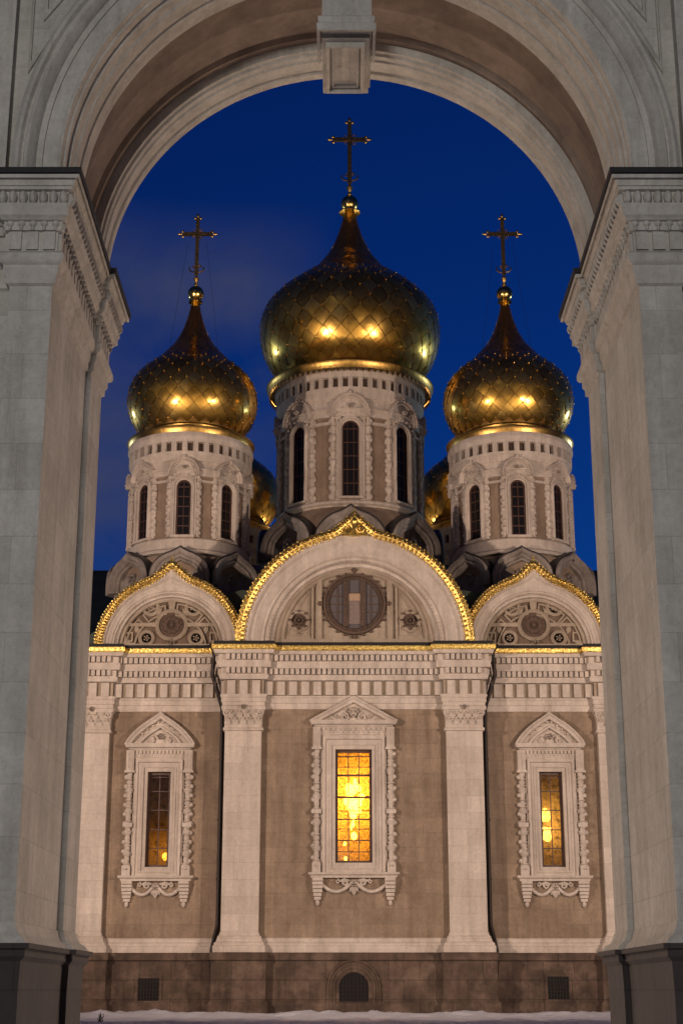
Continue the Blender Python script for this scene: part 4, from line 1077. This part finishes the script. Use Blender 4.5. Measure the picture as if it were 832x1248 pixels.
# unseen walls added either side of the gate for the gilding to mirror
for sx in (-1, 1):
    m = MB(); a_, b_2 = sorted((AX+sx*7.52, AX+sx*44)); m.box(a_, b_2, 15.2, 16.9, -.2, 15.)
    m.sweep([(a_, 16.9), (a_, 15.2), (b_2, 15.2), (b_2, 16.9)] , [(0, 14.4), (.2, 14.5), (.3, 15.), (0, 15.02)], XY)
    gpart('reflector_wall', m, GREY, smooth=0)
    for i in range(5):
        m = MB(); x = AX+sx*(12+i*6.5); m.box(x-.9, x+.9, 16.88, 17.0, 3, 6.4); m.box(x-.9, x+.9, 16.88, 17.0, 9, 12); gpart('reflector_wall_window', m, DGLASS, smooth=0)

# ============================================================ setting
def lines(a, b, dense, coarse):
    out = set(); v = a
    while v < b: out.add(round(v, 3)); v += coarse
    out.add(b)
    (d0, d1, st) = dense; out = {x for x in out if not d0 < x < d1}; v = d0
    while v <= d1+1e-6: out.add(round(v, 3)); v += st
    return sorted(out)
xs = lines(-600, 600, (-13, 13, .22), 40); ys = lines(-200, 900, (43, 60.4, .22), 40)
g = MB()
for y in ys:
    for x in xs:
        z = 0.
        if 42 < y < 61 and abs(x) < 14:
            n1 = noise.fractal(Vector((x*.5, y*.5, 3.1)), 1., 2., 4); n2 = noise.noise(Vector((x*1.7, y*1.7, 9)))
            bank = max(0, min(1, (y-55.5)/3.5)); bank = bank*bank*(3-2*bank)
            n3 = noise.noise(Vector((x*3.3, y*3.3, 5))); z = .08+.07*n1+.07*n2+.05*n3+bank*(.14+.12*noise.noise(Vector((x*.55, 7, 2)))+.05*n2)
            z = max(z, .0)
            e = min(1, (14-abs(x))/1., (y-42)/1.5); z *= max(0, e)
        g.v.append((x, y, z))
nx = len(xs)
g.f = [(j*nx+i, j*nx+i+1, (j+1)*nx+i+1, (j+1)*nx+i) for j in range(len(ys)-1) for i in range(nx-1)]
o = g.build('ground', SNOW, smooth=60, fix=False); tag(o, 'trampled snow covering the ground in front of the cathedral', 'snow', kind='structure')
# hall behind
hb = thing('hall_building', 'dark unlit building with green roof behind the cathedral, seen at its left edge', 'building', (0, 98, 0))
m = MB(); m.box(-30, 30, 95, 110, 0, 21.5); m.build('wall', DARKWALL, hb, smooth=0)
m = MB(); m.prism([(94.4, 21.4), (102.5, 28.3), (110.6, 21.4)], lambda u, v, h: (h, u, v), -31, 31); m.build('roof', GREENROOF, hb, smooth=0)
for i in range(14):
    m = MB(); x = -28+i*4.2; m.box(x-.6, x+.6, 94.9, 95.05, 12, 15); m.build('window', DGLASS, hb, smooth=0)
# dry weed in the snow
px_, _ = P(122, 1243, 47.5)
m = MB()
for i in range(12):
    a = rnd.uniform(0, 6.28); l = rnd.uniform(.18, .42); lean = rnd.uniform(.02, .14)
    pts = [(px_+lean*math.cos(a)*t+rnd.uniform(-.03, .03), 47.5+lean*math.sin(a)*t, .03+l*t-.05*t*t) for t in (0, .3, .6, 1)]
    m.tube(pts, .009, 4)
    m.blob(pts[-1], (.012, .012, .02), 5, 4)
o = m.build('dry_weed', TWIG); tag(o, 'small dry dark weed poking out of the snow beside the left pier', 'plant')

# ---- lit lamps inside the church
LAMP = emit('lamp_glow_warm', (1., .82, .50), 48.)
LAMPR = emit('lamp_glow_shade', (1., .74, .36), 16.)
LAMPS = emit('lamp_glow_dim', (1., .60, .20), 12.)
cx, hw, z0, z1 = WIN['mid']; Hh = z1-z0
ch = thing('chandelier', 'bright glowing chandelier seen through the tall middle window', 'chandelier', (cx, 61.6, z0+Hh*.45))
m = MB()
for i in range(34):
    t = rnd.random(); wd_ = .36*math.sin(PI*min(1, .12+t*.9))**.6
    m.blob((cx+rnd.uniform(-wd_, wd_), 61.7+rnd.uniform(-.15, .15), z0+Hh*(.47+.30*t)), (rnd.uniform(.07, .16), .10, rnd.uniform(.10, .20)), 7, 5)
for i in range(9): m.blob((cx+rnd.uniform(-.16, .16), 61.7, z0+Hh*(.33+.13*rnd.random())), (rnd.uniform(.04, .09), .06, rnd.uniform(.05, .10)), 7, 5)
m.build('glass_shade', LAMP, ch)
m = MB(); m.blob((cx+.02, 61.7, z0+Hh*.27), (.12, .1, .15)); m.blob((cx-.33, 61.75, z0+Hh*.2), (.06, .06, .08)); m.blob((cx-.3, 61.75, z0+Hh*.07), (.06, .06, .08)); m.build('candle_lamp', LAMP, ch)
m = MB(); m.tube([(cx, 61.7, z1+.8), (cx, 61.7, z0+Hh*.5)], .02); m.build('chain', IRON, ch)
cx, hw, z0, z1 = WIN['right']; Hh = z1-z0
wl = thing('wall_lamp', 'small warm lamp behind the right window with two stacked glowing shades', 'lamp', (cx-.2, 61.9, z0+Hh*.3))
m = MB(); m.lathe([(.13, 0), (.19, .15), (.17, .42), (.05, .5)], 12, (cx-.12, 61.6, z0+Hh*.505)); m.lathe([(.05, 0), (.17, .1), (.13, .42), (.02, .5)][::1], 12, (cx-.08, 61.6, z0+Hh*.29)); m.box(cx-.3, cx+.1, 61.5, 61.6, z0+Hh*.42, z0+Hh*.44)
m.build('glass_shade', LAMPR, wl)
cx, hw, z0, z1 = WIN['left']; Hh = z1-z0
sl = thing('candle_stand', 'glowing candle lamp low behind the left window', 'lamp', (cx+.25, 61.7, z0))
m = MB(); m.blob((cx+.22, 61.55, z0+Hh*.13), (.13, .1, .16)); m.build('candle_lamp', LAMPS, sl)
m = MB(); m.tube([(cx+.22, 61.55, z0-.7), (cx+.22, 61.55, z0+.3)], .03); m.build('stem', IRON, sl)
def light(name, typ, loc, e, col, **k):
    l = bpy.data.lights.new(name, typ); l.energy = e; l.color = col
    for a, v in k.items(): setattr(l, a, v)
    o = bpy.data.objects.new(name, l); COL.objects.link(o); o.location = loc; return o
def aim(o, t): o.rotation_euler = (Vector(t)-o.location).to_track_quat('-Z', 'Y').to_euler()
wx = WIN['mid']
light('chandelier_light', 'POINT', (wx[0], 60.72, wx[2]+(wx[3]-wx[2])*.64), 8., (1., .66, .28), shadow_soft_size=.12)
light('chandelier_low_light', 'POINT', (wx[0]-.1, 60.8, wx[2]+(wx[3]-wx[2])*.34), 1.2, (1., .62, .24), shadow_soft_size=.15)
wx = WIN['left']; light('candle_light', 'POINT', (wx[0]+.22, 61.45, wx[2]+.7), 7, (1., .55, .18), shadow_soft_size=.1)
wx = WIN['right']; light('wall_lamp_light', 'POINT', (wx[0]-.12, 61.9, wx[2]+(wx[3]-wx[2])*.5), 1.2, (1., .58, .22), shadow_soft_size=.1)

# ---- floodlights on masts either side of the court, street lamps, and added fill lights
WARM = (1., .765, .63)
FL = light('floodlight', 'SPOT', (-22, 33, 11.), 27500, WARM, spot_size=R(84), spot_blend=.5, shadow_soft_size=.45); aim(FL, (1, 64, 21))
FR = light('floodlight', 'SPOT', (22.5, 33, 11.), 23000, WARM, spot_size=R(84), spot_blend=.5, shadow_soft_size=.45); aim(FR, (1, 64, 21))
CL = light('street_lamp_cool', 'SPOT', (-37, 90, 27), 5500, (.72, .92, 1.), spot_size=R(70), spot_blend=.5, shadow_soft_size=2.); aim(CL, (-4, 70, 27))
CR = light('street_lamp_cool', 'SPOT', (37, 90, 27), 8500, (.72, .92, 1.), spot_size=R(70), spot_blend=.5, shadow_soft_size=2.); aim(CR, (4, 70, 27))
GL = light('court_lamp', 'SPOT', (-3, -12, 9), 9000, (1, .97, .93), spot_size=R(46), spot_blend=.3, shadow_soft_size=1.2); aim(GL, (0, 14, 4.6))
for lx in (-12, 12.5):
    q = light('court_fill_warm', 'SPOT', (lx, 30, 9), 8500, (1., .74, .54), spot_size=R(140), spot_blend=1., shadow_soft_size=.3); aim(q, (lx*.8, 25.5, 0))  # added fill, brightens the snow so domes and soffit pick it up
for lx in (-19, 19.5):
    q = light('reflector_wall_spot', 'SPOT', (lx, 34, 2.5), 10000, (1., .74, .52), spot_size=R(125), spot_blend=.6, shadow_soft_size=.3); aim(q, (lx*1.05, 16.9, 8))  # added spots that light the reflector walls
IL = light('court_fill_warm', 'AREA', (1, 24, .4), 60, (1., .70, .56), shape='DISK', size=2.5); aim(IL, (0, 15.5, 9.5))  # added fill, warms the soffit and inner faces of the arch

for sx in (-1, 1):
    q = light('yard_lamp_warm', 'SPOT', (.4+sx*8, 93, 16), 5500, (1., .76, .5), spot_size=R(75), spot_blend=.6, shadow_soft_size=.4); aim(q, (.4-sx*7, 80, 25))
# ---- twilight
sun = light('sun', 'SUN', (0, 0, 50), .004, (1., .9, .8), angle=R(8)); sun.rotation_euler = (R(70), 0, R(-20))
wd = bpy.data.worlds.new('World'); scene.world = wd; wd.use_nodes = True; nt = wd.node_tree; L = nt.links.new
bg = nt.nodes['Background']
SROT = 20; sky = nt.nodes.new('ShaderNodeTexSky'); sky.sky_type = 'NISHITA'; sky.sun_disc = False
sky.sun_elevation = R(-3.5); sky.sun_rotation = R(SROT); sky.altitude = 100; sky.air_density = 1.2; sky.dust_density = .5; sky.ozone_density = 3.
tc = nt.nodes.new('ShaderNodeTexCoord'); TINT = (.07, .66, 1.5)
tint = mix(nt, sky.outputs[0], TINT, 1., 'MULTIPLY')
nz = N(nt, 'ShaderNodeTexNoise', Scale=2.6, Detail=6., Roughness=.55, Distortion=.2); mp = N(nt, 'ShaderNodeMapping'); mp.inputs['Scale'].default_value = (1, 1, 1.8); mp.inputs['Location'].default_value = (.35, .0, .1)
L(tc.outputs['Generated'], mp.inputs[0]); L(mp.outputs[0], nz.inputs['Vector'])
cr = ramp(nt, nz.outputs[0], [(.45, (0, 0, 0)), (.60, (.9, .9, .9))])
# clouds only low in the west (left of the church)
sep = N(nt, 'ShaderNodeSeparateXYZ'); L(tc.outputs['Generated'], sep.inputs[0])
ma = N(nt, 'ShaderNodeMapRange'); L(sep.outputs[0], ma.inputs[0]); ma.inputs[1].default_value = .0; ma.inputs[2].default_value = -.06
mz = N(nt, 'ShaderNodeMapRange'); L(sep.outputs[2], mz.inputs[0]); mz.inputs[1].default_value = .475; mz.inputs[2].default_value = .43
mm = N(nt, 'ShaderNodeMath', operation='MULTIPLY'); L(ma.outputs[0], mm.inputs[0]); L(mz.outputs[0], mm.inputs[1])
m3 = N(nt, 'ShaderNodeMath', operation='MULTIPLY'); L(mm.outputs[0], m3.inputs[0]); L(cr.outputs[0], m3.inputs[1])
CLOUD = (.040, .050, .118)
cl = mix(nt, tint, CLOUD, m3.outputs[0])
L(cl, bg.inputs[0]); bg.inputs[1].default_value = 1.0

# ---- camera and colour
cam = bpy.data.cameras.new('camera'); co = bpy.data.objects.new('camera', cam); COL.objects.link(co)
co.location = (0, 0, EYE); co.rotation_euler = (PI/2+PITCH, 0, 0)
cam.sensor_fit = 'VERTICAL'; cam.sensor_height = 36; cam.sensor_width = 24; cam.lens = 36*F/1248; cam.clip_end = 3000; cam.clip_start = .1
scene.camera = co
vs = scene.view_settings; vs.view_transform = 'Standard'; vs.look = 'None'; vs.exposure = 0; vs.gamma = 1; vs.use_curve_mapping = False
scene.cycles.max_bounces = 8; scene.cycles.sample_clamp_indirect = 6
